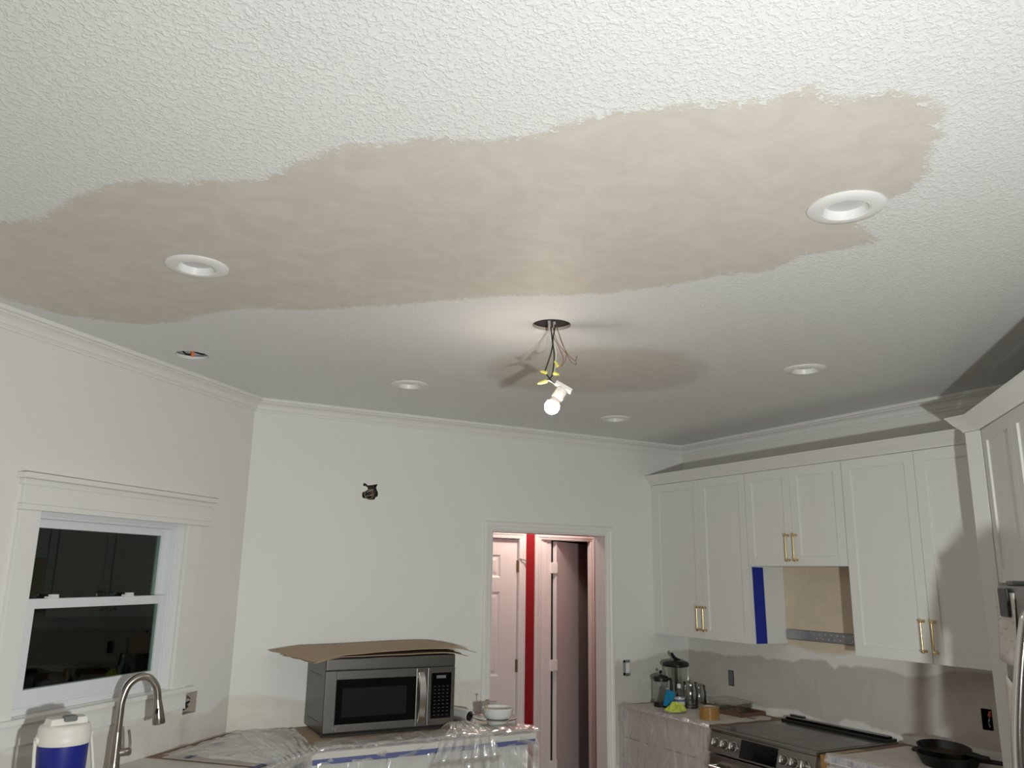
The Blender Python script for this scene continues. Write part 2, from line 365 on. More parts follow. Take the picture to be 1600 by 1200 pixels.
# --- back wall
BWL = [(.90, 1.104), (1.099, 1.103), (1.242, 1.081), (1.36, 1.05), (1.9, 1.06), (2.2, 1.09), (2.324, 1.108), (2.409, 1.116), (2.53, 1.119), (2.53, .5), (.9, .5)]
BWR = [(3.55, 1.196), (3.702, 1.186), (3.795, 1.193), (3.861, 1.208), (3.935, 1.222), (4.025, 1.241), (4.26, 1.25), (4.26, .5), (3.55, .5)]
WHOLE = [(1.651, 2.319), (1.664, 2.319), (1.679, 2.307), (1.702, 2.31), (1.723, 2.315), (1.744, 2.319), (1.734, 2.296), (1.749, 2.265), (1.748, 2.243), (1.734, 2.236), (1.728, 2.222), (1.716, 2.22), (1.707, 2.219), (1.691, 2.218), (1.673, 2.225), (1.657, 2.226), (1.647, 2.235), (1.647, 2.261), (1.663, 2.268), (1.681, 2.281), (1.68, 2.293), (1.665, 2.303), (1.649, 2.301)]
mBW = painted('back_wall_paint', [('bare', (.735, .70, .63), .03, .012), ('patch', (.60, .585, .53), .04, .012)], base=(.80, .80, .77))
DX0, DX1, DZ = 2.555, 3.507, 2.075             # doorway in the back wall
panel_surface('wall_back', lines(.9, 4.3, .06), lines(0, H, .06), lambda u, v: (u, YB, v), mBW,
    rects=[(DX0, DX1, -.01, DZ), (3.640, 3.694, 1.095, 1.195)], polys=[((1.60, 1.80, 2.17, 2.37), WHOLE)],
    attrs=[('bare', lambda u, v: sd_poly((u, v), BWL)), ('patch', lambda u, v: sd_poly((u, v), BWR))])
# --- right wall (u = y)
RWT = [(4.919, 1.252), (4.729, 1.252), (4.564, 1.267), (4.55, 1.243), (4.38, 1.249), (4.099, 1.279), (4.076, 1.24), (4.024, 1.267), (3.951, 1.265), (3.852, 1.261), (3.78, 1.285), (3.58, 1.295), (3.553, 1.24), (3.486, 1.288), (3.457, 1.258), (3.394, 1.28), (3.181, 1.286), (3.039, 1.259), (2.9, 1.278), (2.773, 1.321), (2.1, 1.333)]
RWLOW = [(2.1, .955), (2.986, 0.959), (3.126, 0.947), (3.309, 0.951), (3.365, 0.977), (3.495, 0.97), (3.561, 0.927), (3.775, 0.953), (3.83, 0.97), (3.915, 0.966), (4.124, 0.946), (4.304, 0.967), (4.92, .96)]
RWB = RWT+RWLOW
TANP = [(3.95, 1.86), (3.1, 1.86), (3.1, 1.40), (3.364, 1.36), (3.55, 1.33), (3.741, 1.345), (3.95, 1.37)]
mRW = painted('right_wall_paint', [('bare', (.545, .505, .46), .03, .010), ('tan', (.66, .56, .43), .03, .02)], base=(.77, .755, .715))
panel_surface('wall_right', lines(-3.6, 2.0, .4)+lines(2.05, YB, .06), lines(0, H, .06), lambda u, v: (XR, u, v), mRW,
    rects=[(4.392, 4.443, 1.05, 1.149), (2.593, 2.646, 1.052, 1.15)],
    attrs=[('bare', lambda u, v: sd_poly((u, v), RWB)), ('tan', lambda u, v: sd_poly((u, v), TANP))])
# --- window wall (u = -s, distance from the corner)
LWP = [(0.0, 1.115), (.018, 1.111), (0.154, 1.043), (0.166, 1.04), (0.214, 1.039), (0.251, 1.052), (0.264, 1.08), (0.268, 1.055), (0.385, 1.067), (0.475, 1.085), (0.521, 1.087), (1.0, 1.07), (1.243, 1.041), (1.364, 1.052), (1.427, 1.087), (2.2, 1.09), (2.2, .5), (-.05, .5)]
mLW = painted('window_wall_paint', [('bare', (.69, .655, .60), .035, .010), ('mud', (.60, .57, .525), .05, .02)], base=(.79, .775, .75))
MUD = [(.32, 1.06), (.40, 1.05), (.36, .85), (.30, .85)]
def lmap(u, v, off=0): s = -u; return (CX+Lx*s+NX*off, YB+Ly*s+NY*off, v)
WS0, WS1, WZ0, WZ1 = .503, 1.415, 1.20, 2.02    # window opening: distance from corner, height
panel_surface('wall_left', lines(-3.6, -2.0, .4)+lines(-1.95, .0, .06), lines(0, H, .06), lmap, mLW,
    rects=[(-WS1, -WS0, WZ0, WZ1), (-.378, -.279, 1.065, 1.166)],
    attrs=[('bare', lambda u, v: sd_poly((-u, v), LWP)), ('mud', lambda u, v: sd_poly((-u, v), MUD))])
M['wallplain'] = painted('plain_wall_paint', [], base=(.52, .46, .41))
ex, ey = CX+Lx*3.6, YB+Ly*3.6
setting(MB().box(ex-.1, ex, -3.6, ey+.02, 0, H).build('wall_side', 'wallplain'))
setting(MB().box(ex-.1, 4.3, -3.7, -3.6, 0, H).build('wall_rear', 'wallplain'))
setting(MB().box(2.2, XR+.05, .12, .24, 0, H).build('wall_partition', 'wallplain'))
# --- crown moulding of the room
CR = [(0, 0), (.009, 0), (.009, .009), (.013, .012), (.013, .016), (.020, .017), (.022, .026), (.030, .039), (.043, .047), (.053, .050), (.053, .056), (.070, .057), (.070, .074), (0, .074)]
# travel so that the room lies to the right
path = [(CX+Lx*3.6, YB+Ly*3.6), (CX, YB), (XR, YB), (XR, .24)]
for i in range(3):
    pa = path[i:i+2]
    # mitre each run against its neighbours
    mb = MB(); n0 = max(0, i-1); n1 = min(4, i+3); sub = path[n0:n1]; mb.sweep(sub, CR, H-.074)
    m = len(CR); k = i-n0; mb.v = mb.v[k*m:(k+2)*m]
    mb.f = [(a, m+a, m+(a+1) % m, (a+1) % m) for a in range(m)]+[tuple(range(m)), tuple(range(2*m-1, m-1, -1))]
    setting(mb.build('trim_%d' % (i+1), 'trim'))

# --- doorway: jambs and casing
dr = struct_empty('door_1', (0, YB, 0))
MB().box(DX0, DX0+.018, -.004, .125, 0, DZ-.018).build('jamb', 'doorwhite', dr, bevel=.002)
MB().box(DX1-.018, DX1, -.004, .125, 0, DZ-.018).build('jamb', 'doorwhite', dr, bevel=.002)
MB().box(DX0, DX1, -.004, .125, DZ-.018, DZ).build('head_jamb', 'doorwhite', dr, bevel=.002)
def casing(parent, x0, x1, z1, wd, y0, out=-1, mt='trim', name='casing', left=True, right=True, head=True):
    """stepped door casing with mitred corners round an opening x0..x1, top z1"""
    prof = [(0, 0), (0, .010), (.006, .013), (wd*.45, .015), (wd*.55, .019), (wd-.008, .020), (wd, .012), (wd, 0)]
    def strip(a, b, oa, ob):
        vs = []
        for (u, t) in prof: vs.append((a[0]+oa[0]*u, y0+out*t, a[1]+oa[1]*u))
        for (u, t) in prof: vs.append((b[0]+ob[0]*u, y0+out*t, b[1]+ob[1]*u))
        m_ = len(prof); return MB().add(vs, [(i, (i+1) % m_, m_+(i+1) % m_, m_+i) for i in range(m_)]+[tuple(range(m_)), tuple(range(2*m_-1, m_-1, -1))])
    if left: strip((x0, 0), (x0, z1), (-1, 0), (-1, 1)).build(name, mt, parent)
    if right: strip((x1, 0), (x1, z1), (1, 0), (1, 1)).build(name, mt, parent)
    if head: strip((x0, z1), (x1, z1), (-1, 1), (1, 1)).build('head_casing', mt, parent)
casing(dr, DX0+.008, DX1-.008, DZ-.008, .058, 0)

# --- hall behind the doorway
hall = lambda nm, *b, m='red': setting(MB().box(*b).build(nm, m))
mHr = M['red']
hall('wall_hall_near_left', .9, DX0, YB+.062, YB+.125, 0, H)
hall('wall_hall_near_right', DX1, 4.75, YB+.062, YB+.125, 0, H)
hall('wall_hall_near_top', DX0, DX1, YB+.062, YB+.125, DZ, H)
hall('wall_hall_end_left', .9, 1.0, YB+.125, YH, 0, H)
hall('wall_hall_end_right', 4.65, 4.75, YB+.125, YH, 0, H)
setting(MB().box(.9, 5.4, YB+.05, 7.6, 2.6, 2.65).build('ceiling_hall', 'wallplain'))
setting(MB().box(.9, 5.4, 6.85, 7.6, -.05, 0).build('floor_far_room', 'floor'))
D2a, D2b, D3a, D3b, DHZ = 2.52, 3.345, 3.60, 4.045, 2.062
D3b = 4.05
hall('wall_hall_far_left', .9, D2a, YH, YH+.11, 0, DHZ+.012)
hall('wall_hall_far_mid', D2b+.014, D3a-.05, YH, YH+.11, 0, DHZ+.012)
hall('wall_hall_far_right', D3b+.012, 4.75, YH, YH+.035, 0, DHZ+.012)
hall('wall_hall_far_top', .9, 4.75, YH, YH+.11, DHZ+.012, 2.62)
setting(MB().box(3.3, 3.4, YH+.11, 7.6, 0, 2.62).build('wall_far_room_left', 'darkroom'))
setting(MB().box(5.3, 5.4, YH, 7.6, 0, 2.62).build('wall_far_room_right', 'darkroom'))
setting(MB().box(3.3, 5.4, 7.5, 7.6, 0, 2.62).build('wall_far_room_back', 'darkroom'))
# closed six-panel door
d2 = struct_empty('door_2', (0, YH, 0))
casing(d2, D2a, D2b, DHZ, .062, 0, mt='doorwhite')
# panels of the slab: (x0,x1,z0,z1), slab built round them as a frame of stiles and rails
sw = D2b-D2a; xA, xB = D2a+.004, D2b-.004
cols = [(xA+.115, xA+.365), (xB-.365, xB-.115)] if sw > .8 else []
cols = [(xA+.105, (xA+xB)/2-.05), ((xA+xB)/2+.05, xB-.155)]
rows = [(.22, .82), (1.0, 1.64), (1.752, 1.93)]
MB().box(D2b-.003, D2b+.014, -.001, .11, 0, DHZ).build('jamb', 'doorwhite', d2)
slab = MB(); ysl = .02
xe = [xA, cols[0][0], cols[0][1], cols[1][0], cols[1][1], xB]; ze = [.012, rows[0][0], rows[0][1], rows[1][0], rows[1][1], rows[2][0], rows[2][1], DHZ-.004]
for i in range(5):
    for j in range(7):
        if i in (1, 3) and j in (1, 3, 5): continue
        slab.box(xe[i], xe[i+1], ysl, ysl+.035, ze[j], ze[j+1])
so = slab.build('slab', 'doorwhite', d2)
for (a, b) in cols:
    for (c, d) in rows:
        def rect(i, y): return [(a+i, y, c+i), (b-i, y, c+i), (b-i, y, d-i), (a+i, y, d-i)]
        L_ = [rect(0, ysl), rect(.012, ysl+.009), rect(.022, ysl+.010), rect(.045, ysl+.003)]
        vs_ = [p for r in L_ for p in r]; fs_ = [(k*4+i, k*4+(i+1) % 4, k*4+4+(i+1) % 4, k*4+4+i) for k in range(3) for i in range(4)]+[(12, 13, 14, 15)]
        MB().add(vs_, fs_).build('panel', 'doorwhite', so)
for z in (1.84, 1.07, .25):
    h = MB(); h.lathe([(.006, 0), (.006, .095)], 10, (D2b-.002, -.008+.012, z-.045)); h.box(D2b-.012, D2b+.006, .008, .019, z-.045, z+.05); h.build('hinge', 'brass', d2)
hs = MB(); hs.tube([(D2b+.0, .0, 1.90), (D2b+.01, -.02, 1.90), (D2b+.055, -.04, 1.885)], .004, 8, False); hs.lathe([(0, 0), (.009, .002), (.009, .012), (0, .014)], 12, (D2b+.055, -.04, 1.878)); hs.build('door_stop', 'brass', d2)
# open door with white hinges
d3 = struct_empty('door_3', (0, YH, 0))
casing(d3, D3a-.045, D3b, DHZ, .062, 0, mt='doorwhite', right=False, head=False)
casing(d3, D3a-.045, D3b, DHZ, .040, 0, mt='doorwhite', left=False)
MB().box(D3a-.05, D3a-.02, -.001, .11, 0, DHZ).build('jamb', 'doorwhite', d3)
MB().box(D3a-.02, D3a+.022, .008, .06, 0, DHZ).build('jamb_edge', 'doorwhite', d3, bevel=.003)
MB().box(D3a+.022, D3a+.068, .016, .05, 0, DHZ).build('door_stop_bead', 'doorwhite', d3, bevel=.003)
MB().box(D3b-.002, D3b+.012, -.002, .035, 0, DHZ).build('jamb', 'doorwhite', d3)
MB().box(D3a-.05, D3b+.012, -.002, .11, DHZ, DHZ+.012).build('head_jamb', 'doorwhite', d3)
th = math.radians(34)
leaf = MB().box(0, .74, 0, .035, .012, DHZ-.008).build('leaf', 'doorwhite', d3, bevel=.002, loc=(D3a+.122, .020, 0), rotz=th)
for z in (1.835, 1.06, .3):
    MB().box(D3a+.056, D3a+.128, .010, .018, z-.045, z+.045).build('hinge', 'trim', d3, bevel=.004)

# --- window
wn = struct_empty('window_1', (CX, YB, 0), LA)     # local x = -distance from corner, y = into the wall
def wbox(nm, s0, s1, y0, y1, z0, z1, m='trim', parent=wn, bv=.002): return MB().box(-s1, -s0, y0, y1, z0, z1).build(nm, m, parent, bevel=bv)
wbox('head_cap', .315, 1.545, -.056, 0, 2.128, 2.150)
wbox('head_cove', .335, 1.527, -.026, 0, 2.104, 2.128)
wbox('head_board', .350, 1.512, -.018, 0, 2.028, 2.106)
wbox('head_fillet', .340, 1.522, -.032, 0, 2.004, 2.028)
wbox('side_casing', .400, .500, -.018, 0, 1.20, 2.004)
wbox('side_casing', 1.415, 1.515, -.018, 0, 1.20, 2.004)
wbox('stool', .355, 1.56, -.045, .03, 1.182, 1.202)
wbox('apron', .385, 1.53, -.018, 0, 1.098, 1.182)
for a, b in ((WS0, WS0+.004), (WS1-.004, WS1)): wbox('reveal', a, b, 0, .10, WZ0, WZ1)
wbox('reveal_top', WS0, WS1, 0, .10, WZ1-.004, WZ1); wbox('reveal_sill', WS0, WS1, 0, .10, WZ0, WZ0+.004)
# vinyl frame in steps
def frame(nm, s0, s1, z0, z1, wd, y0, y1, parent=wn, bot=None, m='vinyl'):
    bt = wd if bot is None else bot
    mb = MB(); mb.box(-s1, -s1+wd, y0, y1, z0, z1); mb.box(-s0-wd, -s0, y0, y1, z0, z1); mb.box(-s1+wd, -s0-wd, y0, y1, z1-wd, z1); mb.box(-s1+wd, -s0-wd, y0, y1, z0, z0+bt)
    return mb.build(nm, m, parent, bevel=.002)
frame('frame', WS0+.004, WS1-.004, WZ0+.004, WZ1-.004, .028, .022, .10)
frame('frame_stop', WS0+.032, WS1-.032, WZ0+.03, WZ1-.03, .012, .030, .10)
up_s = frame('upper_sash', WS0+.044, WS1-.044, 1.615, WZ1-.042, .036, .066, .094)
lo_s = frame('lower_sash', WS0+.044, WS1-.044, WZ0+.034, 1.652, .040, .034, .062, bot=.062)
def pane(par, z0, z1, y): MB().box(-(WS1-.078), -(WS0+.078), y, y+.004, z0, z1).build('pane', 'pane', par)
pane(up_s, 1.645, 1.945, .080)
pane(lo_s, 1.292, 1.618, .048)
for s in (.80, 1.24):
    k = MB(); k.box(-s-.028, -s+.028, .036, .060, 1.652, 1.660); k.box(-s-.012, -s+.03, .040, .056, 1.660, 1.668); k.build('sash_lock', 'trim', lo_s, bevel=.002)

# ================================================================== CEILING LIGHTS
def can_light(x, y, label, first=None):
    t = thing('recessed_light', label, 'ceiling light', (x, y, H), 0, 'white recessed ceiling lights')
    MB().ring([(.102, 0), (.102, -.003), (.097, -.007), (.075, -.010), (.064, -.010), (.060, -.006), (.060, 0)], 48).build('trim_ring', 'lightring', t, smooth=True)
    MB().ring([(.060, -.008), (.063, -.006), (.056, .016), (.053, .016)], 48).build('baffle', 'lightring', t, smooth=True)
    MB().lathe([(0, .013), (.057, .013), (.057, .017), (0, .017)], 40).build('lens', 'lens', t, smooth=True)
    return t
LBL = ['recessed ceiling light inside the tan skim patch on the left', 'largest recessed ceiling light at the right end of the tan patch', 'small recessed ceiling light left of the hanging bulb', 'recessed ceiling light right of the hanging bulb above the cabinets', 'farthest recessed ceiling light, just right of the glowing bulb']
t0 = can_light(*CANS[0], LBL[0])
for (x, y), lb in zip(CANS[1:], LBL[1:]):
    c = copy_tree(t0); c.location = (x, y, H); c['label'] = lb

# open can with wires, left
t = thing('ceiling_opening', 'open round ceiling hole with loose cables and an orange connector', 'ceiling opening', (*HOLE_B, H))
MB().lathe([(.078, .016), (.078, .15), (0, .15)], 32).build('can_housing', 'galv', t, smooth=True)
for i, pts in enumerate([[(-.06, .02, .10), (-.045, .0, .02), (-.02, -.01, -.002), (.005, -.005, .012), (.0, .01, .09)], [(.06, .0, .1), (.06, -.02, .02), (.04, -.03, .004), (.015, -.02, .012), (.002, 0, .02)]]):
    MB().tube(pts, .0042, 8).build('black_wire', 'black', t, smooth=True)
for i in range(3):
    y = -.03+.03*i; MB().tube([(-.07, y, .05+.01*i), (-.02, y+.01, .02), (.03, y, .025), (.07, y+.01, .06)], .005, 8).build('cable', 'cable', t, smooth=True)
MB().box(-.006, .008, -.014, .008, -.006, .028).build('connector', 'orange', t, bevel=.002)

# hanging bulb
hb = thing('hanging_bulb', 'lit bare bulb in a white socket hanging by wires from an open ceiling hole', 'light bulb', (*HOLE_A, H))
def W(x, y, z): return (x-HOLE_A[0], y-HOLE_A[1], z-H)
MB().lathe([(.0, .15), (.080, .15), (.080, .016)], 32).build('can_housing', 'black', hb, smooth=True)
MB().box(-.02, .03, .045, .06, .02, .10).build('bracket', 'galv', hb)
for x in (-.012, .014): MB().tube([(x, .01, .13), (x, .004, .05), (x*.9, 0, -.01)], .0062, 10).build('cable_sheath', 'cable', hb, smooth=True)
wires = [('black_wire', 'black', .0028, [(1.665, 2.676, 2.775), (1.672, 2.672, 2.70), (1.672, 2.672, 2.685), (1.665, 2.676, 2.646), (1.65, 2.685, 2.592), (1.646, 2.687, 2.575), (1.655, 2.682, 2.56), (1.677, 2.67, 2.53), (1.703, 2.655, 2.512)]),
 ('black_wire', 'black', .0028, [(1.682, 2.667, 2.775), (1.674, 2.671, 2.715), (1.674, 2.671, 2.69), (1.678, 2.669, 2.646), (1.676, 2.67, 2.60), (1.669, 2.674, 2.557), (1.649, 2.685, 2.539)]),
 ('white_wire', 'wwire', .0028, [(1.640, 2.690, 2.535), (1.655, 2.682, 2.541), (1.672, 2.673, 2.534), (1.69, 2.662, 2.517), (1.704, 2.654, 2.509)]),
 ('white_wire', 'wwire', .0016, [(1.660, 2.680, 2.775), (1.668, 2.676, 2.72), (1.672, 2.673, 2.70), (1.686, 2.666, 2.66), (1.682, 2.667, 2.60), (1.679, 2.669, 2.57)]),
 ('copper_wire', 'copper', .0016, [(1.662, 2.678, 2.77), (1.672, 2.672, 2.73), (1.69, 2.662, 2.69), (1.708, 2.652, 2.645), (1.71, 2.651, 2.62), (1.699, 2.657, 2.598), (1.69, 2.663, 2.602)]),
 ('copper_wire', 'copper', .0016, [(1.686, 2.666, 2.77), (1.699, 2.657, 2.723), (1.715, 2.648, 2.672), (1.722, 2.645, 2.65), (1.716, 2.648, 2.62), (1.703, 2.655, 2.600)]),
 ('copper_wire', 'copper', .0013, [(1.688, 2.664, 2.77), (1.70, 2.657, 2.715), (1.718, 2.647, 2.667), (1.735, 2.637, 2.64), (1.753, 2.627, 2.625), (1.759, 2.624, 2.645)]),
 ('copper_wire', 'copper', .0013, [(1.672, 2.672, 2.77), (1.69, 2.662, 2.70), (1.72, 2.646, 2.655), (1.738, 2.635, 2.62), (1.757, 2.625, 2.608), (1.752, 2.628, 2.628)])]
for nm, m_, r, pts in wires: MB().tube([W(*q) for q in pts], r, 7).build(nm, m_, hb, smooth=True)
for a, b in (((1.650, 2.684, 2.5715), (1.636, 2.693, 2.576)), ((1.650, 2.684, 2.537), (1.626, 2.698, 2.528)), ((1.690, 2.662, 2.600), (1.682, 2.667, 2.617)), ((1.678, 2.669, 2.571), (1.691, 2.662, 2.566))):
    A, B = Vector(W(*a)), Vector(W(*b)); d = (B-A).normalized(); L_ = (B-A).length+.012
    MB().lathe([(0, 0), (.0075, 0), (.0085, .004), (.0065, L_*.5), (.0045, L_*.9), (0, L_)], 10, tuple(A-d*.004), tuple(d)).build('wire_nut', 'yellow', hb)
# socket and bulb along a tilted axis
bt, tp = Vector(W(1.671, 2.673, 2.432)), Vector(W(1.712, 2.650, 2.514)); ax = (tp-bt).normalized()
def along(t): return tuple(bt+ax*t)
MB().lathe([(0, .0), (.021, 0), (.023, .004), (.023, .046), (.019, .050), (.0, .050)], 28, along(.038), tuple(ax)).build('socket', 'ceramic', hb, smooth=True)
fl = MB(); cx = bt+ax*.094; side = Vector((.872, -.489, 0.0)); side = (side-ax*side.dot(ax)).normalized(); ot = ax.cross(side)
for sgn in (1,):
    pts = [cx+side*a*.037+ot*b*.021+ax*c*.008 for c in (-1, 1) for b in (-1, 1) for a in (-1, 1)]
    fl.add(pts, [(0, 2, 3, 1), (4, 5, 7, 6), (0, 1, 5, 4), (2, 6, 7, 3), (0, 4, 6, 2), (1, 3, 7, 5)])
fl.build('mounting_strap', 'ceramic', hb, bevel=.003)
M['collar'] = mat('bulb_collar', (.78, .72, .66), .45)
MB().lathe([(.0, .016), (.024, .016), (.022, .028), (.018, .040), (0, .040)], 28, along(.0), tuple(ax)).build('bulb_collar', 'collar', hb, smooth=True)
M['bulb'] = mat('glowing_bulb', (1, .95, .9), .4, emit=(1.0, .84, .72), estr=50)
prof = [(0, -.030)]+[(.030*math.sin(a), -.030*math.cos(a)) for a in [PI*k/14 for k in range(1, 10)]]+[(.0265, .0155), (.0, .0155)]
MB().lathe(prof, 28, along(0), tuple(ax)).build('globe', 'bulb', hb, smooth=True)

# ================================================================== WALL BOXES
def wall_box(name, label, loc, rotz, w_, h_, m='galv', depth=.055):
    t = thing(name, label, 'outlet box', loc, rotz)
    mb = MB(); th_ = .002
    mb.box(0, w_, depth, depth+th_, 0, h_); mb.box(-th_, 0, 0, depth, 0, h_); mb.box(w_, w_+th_, 0, depth, 0, h_); mb.box(-th_, w_+th_, 0, depth, -th_, 0); mb.box(-th_, w_+th_, 0, depth, h_, h_+th_)
    mb.build('box', m, t); return t
t = wall_box('switch_box', 'open wall box with tangled wires right of the window', lmap(-.378, 1.065), LA, .099, .101, 'drywall')
for k in range(7):
    a = random.random()*6; MB().tube([(.02+.01*(k % 3), .05, .02+.01*k), (.03+.02*math.cos(a), .015, .05+.02*math.sin(a)), (.045+.015*math.sin(a*2), .008, .045+.03*math.cos(a*1.3)), (.035, .03, .02+.012*k)], .003, 7).build('wire', 'greywire' if k % 2 else 'black', t, smooth=True)
t = wall_box('receptacle', 'bare white receptacle in a box right of the doorway', (3.640, YB, 1.095), 0, .054, .1, 'black')
MB().box(.016, .05, -.012, .03, .015, .085).build('outlet_body', 'porcelain', t, bevel=.003)
for z in (.034, .066): MB().box(.022, .044, -.016, -.011, z-.012, z+.012).build('outlet_face', 'wwire', t, bevel=.004)
MB().box(.012, .054, -.006, -.004, -.004, .104).build('yoke', 'galv', t)
wall_box('empty_outlet_box', 'empty grey outlet box in the wall above the packing tape', (XR, 4.443, 1.05), -PI/2, .051, .099, 'grey', .03)
t = wall_box('wired_outlet_box', 'dark outlet box with a red connector above the cast iron pans', (XR, 2.646, 1.052), -PI/2, .053, .098, 'black')
for k in range(3): MB().tube([(.01+.012*k, .05, .09), (.03, .01, .06-.01*k), (.012+.012*k, .02, .01)], .0028, 7).build('wire', 'wwire' if k == 1 else 'black', t, smooth=True)
MB().lathe([(.005, 0), (.010, .006), (.006, .03), (0, .03)], 10, (.035, .008, .06), (.1, .2, 1)).build('connector', 'redwire', t)
t = thing('wall_wiring_hole', 'ragged hole with old wiring in the back wall above the microwave', 'wall hole', (1.70, YB, 2.265))
mb = MB(); mb.box(-.06, .06, .05, .055, -.06, .06); mb.box(-.06, -.056, .004, .05, -.06, .06); mb.box(.056, .06, .004, .05, -.06, .06); mb.box(-.06, .06, .004, .05, -.064, -.06); mb.box(-.06, .06, .004, .05, .056, .06); mb.build('old_box', 'cavity', t)
MB().ring([(.026, .0), (.033, .0), (.033, .03), (.026, .03)], 24, (-.005, .012, -.012), (0, 1, 0)).build('box_ring', 'brass', t, smooth=True)
for k in range(5):
    a = k*1.3; MB().tube([(.02*math.cos(a), .04, .03*math.sin(a)), (.02+.01*math.sin(a), .012, .02-.012*k), (-.02+.008*k, .008, -.01+.01*math.cos(a))], .003, 7).build('wire', ('greywire', 'copper', 'galv')[k % 3], t, smooth=True)

# ================================================================== WALL CABINETS
def shaker(parent, x0, x1, z0, z1, hx=None, hz=None, y=0, fr=.058):
    """door with raised stiles and rails; front at local y"""
    g = .0015; x0 += g; x1 -= g; z0 += g; z1 -= g
    mb = MB(); mb.box(x0, x0+fr, y, y+.02, z0, z1); mb.box(x1-fr, x1, y, y+.02, z0, z1); mb.box(x0+fr, x1-fr, y, y+.02, z1-fr, z1); mb.box(x0+fr, x1-fr, y, y+.02, z0, z0+fr)
    d = mb.build('door', 'cab', parent, bevel=.0012)
    MB().box(x0+fr-.004, x1-fr+.004, y+.009, y+.017, z0+fr-.004, z1-fr+.004).build('panel', 'cab', d)
    if hx is not None:
        h = MB(); h.tube([(hx, y-.030, hz), (hx, y-.030, hz+.155)], .0052, 12, False)
        for z in (hz+.004, hz+.151):
            h.lathe([(.0085, 0), (.0085, .004), (.0055, .008), (.0055, .024), (.0095, .026), (.011, .030), (.0095, .034), (0, .036)], 12, (hx, y, z), (0, -1, 0))
        h.build('handle', 'gold', d, smooth=True)
    return d
def wall_cabinet(label, ya, yb, z0, z1, seam, hz):
    t = thing('wall_cabinet', label, 'cabinet', (XF, ya, 0), -PI/2, 'white upper cabinets on the right wall')
    w_ = ya-yb
    MB().box(.0, w_, .0215, XR-XF-.001, z0, z1).build('carcass', 'cab', t, bevel=.001)
    sx = ya-seam
    shaker(t, .0, sx, z0, z1, sx-.030, hz); shaker(t, sx, w_, z0, z1, sx+.030, hz)
    return t
wall_cabinet('tall white two-door upper cabinet nearest the back corner', 4.822, 3.892, 1.372, 2.45, 4.33, 1.428)
wall_cabinet('short white two-door upper cabinet above the bare hood opening', 3.890, 3.130, 1.852, 2.45, 3.515, 1.885)
wall_cabinet('tall white two-door upper cabinet beside the refrigerator', 3.128, 2.2, 1.372, 2.45, 2.669, 1.428)
MB().box(XF+.022, XR, 4.824, YB, 1.372, 2.45)
t = tag(MB().box(0, .03, .003, .3, 1.372, 2.45).build('filler_strip', 'cab', None, loc=(XF, 4.853, 0), rotz=-PI/2), 'narrow white filler strip between the corner upper cabinet and back wall', 'filler')
CC = [(0, 0), (.006, 0), (.008, .006), (.014, .014), (.030, .028), (.046, .048), (.054, .060), (.060, .064), (.060, .070), (0, .070)]
tag(MB().sweep([(XF-.001, YB-.001), (XF-.001, 2.262)], [(a, b) for a, b in CC], 2.4505).build('crown_moulding', 'cab', smooth=True), 'white crown moulding along the top of the right wall upper cabinets', 'moulding')
# blue tape and mount plate in the hood opening
tag(MB().prism([(3.962, 1.374), (4.058, 1.374), (4.052, 1.846), (3.956, 1.848)], 0, .0008).xform(Matrix(((1, 0, 0, 0), (0, 0, -1, 3.8905), (0, 1, 0, 0), (0, 0, 0, 1)))).build('masking_tape', 'tape'), 'wide vertical strip of dark blue tape on the cabinet side', 'tape')
t = thing('mounting_plate', 'perforated grey metal mounting plate screwed under the bare hood opening', 'bracket', (XR, 3.885, 1.40), -PI/2)
pl = MB(); pts_ = [(0.0, .0), (.752, .0), (.752, .062), (.012, .062), (0.0, .055)]
pl.prism([(a, b) for a, b in pts_], 0, .002).xform(Matrix(((1, 0, 0, 0), (0, 0, -1, -.010), (0, 1, 0, 0), (0, 0, 0, 1)))); pl.box(.012, .752, -.012, -.0005, .060, .062); pl.box(.0, .752, -.012, -.0005, 0, .002); pl.build('plate', 'galv', t)
mb = MB()
for k in range(22): mb.lathe([(0, 0), (.0035, 0), (.0035, .0012), (0, .0012)], 8, (.22+.022*k, -.012, .018 if k % 2 else .044), (0, -1, 0))
tag(mb.build('holes', 'wwire', t), kind='stuff')

# ================================================================== REFRIGERATOR CORNER (diagonal)
R45 = -3*PI/4
A_, B_ = (3.622, 2.192), (3.606, 2.112); q = math.sqrt(.5)
tag(MB().prism([A_, B_, (B_[0]+.045, B_[1]-.045), (XR-.003, 2.105), (XR-.003, 2.192)], 0, 2.45).build('end_panel', 'cab', bevel=.001), 'tall narrow white end panel between upper cabinet and refrigerator', 'panel')
t = thing('fridge_cabinet', 'white diagonal cabinet over the refrigerator at the right edge', 'cabinet', (B_[0]-.001, B_[1]-.002, 0), R45)
CWD = 1.70
MB().box(.012, CWD, .0215, .56, 1.775, 2.45).build('carcass', 'cab', t, bevel=.001)
for k in range(4):
    shaker(t, .014+k*.4215, .014+(k+1)*.4215, 1.775, 2.45)
tag(MB().sweep([(XF+.02, A_[1]+.001), (A_[0]-.001, A_[1]+.001), (B_[0]-.001, B_[1]), (B_[0]-CWD*q, B_[1]-CWD*q)][::-1], [(-a, b) for a, b in CC], 2.4505).build('crown_moulding', 'cab', smooth=True), 'white crown moulding wrapping the diagonal refrigerator cabinet', 'moulding')
fr = thing('refrigerator', 'stainless steel refrigerator with bowed handles and papers, at the right edge', 'refrigerator', (2.980, 1.758, 0), R45)
MB().box(0.0, .91, .075, .74, .02, 1.765).build('case', 'darksteel', fr, bevel=.004)
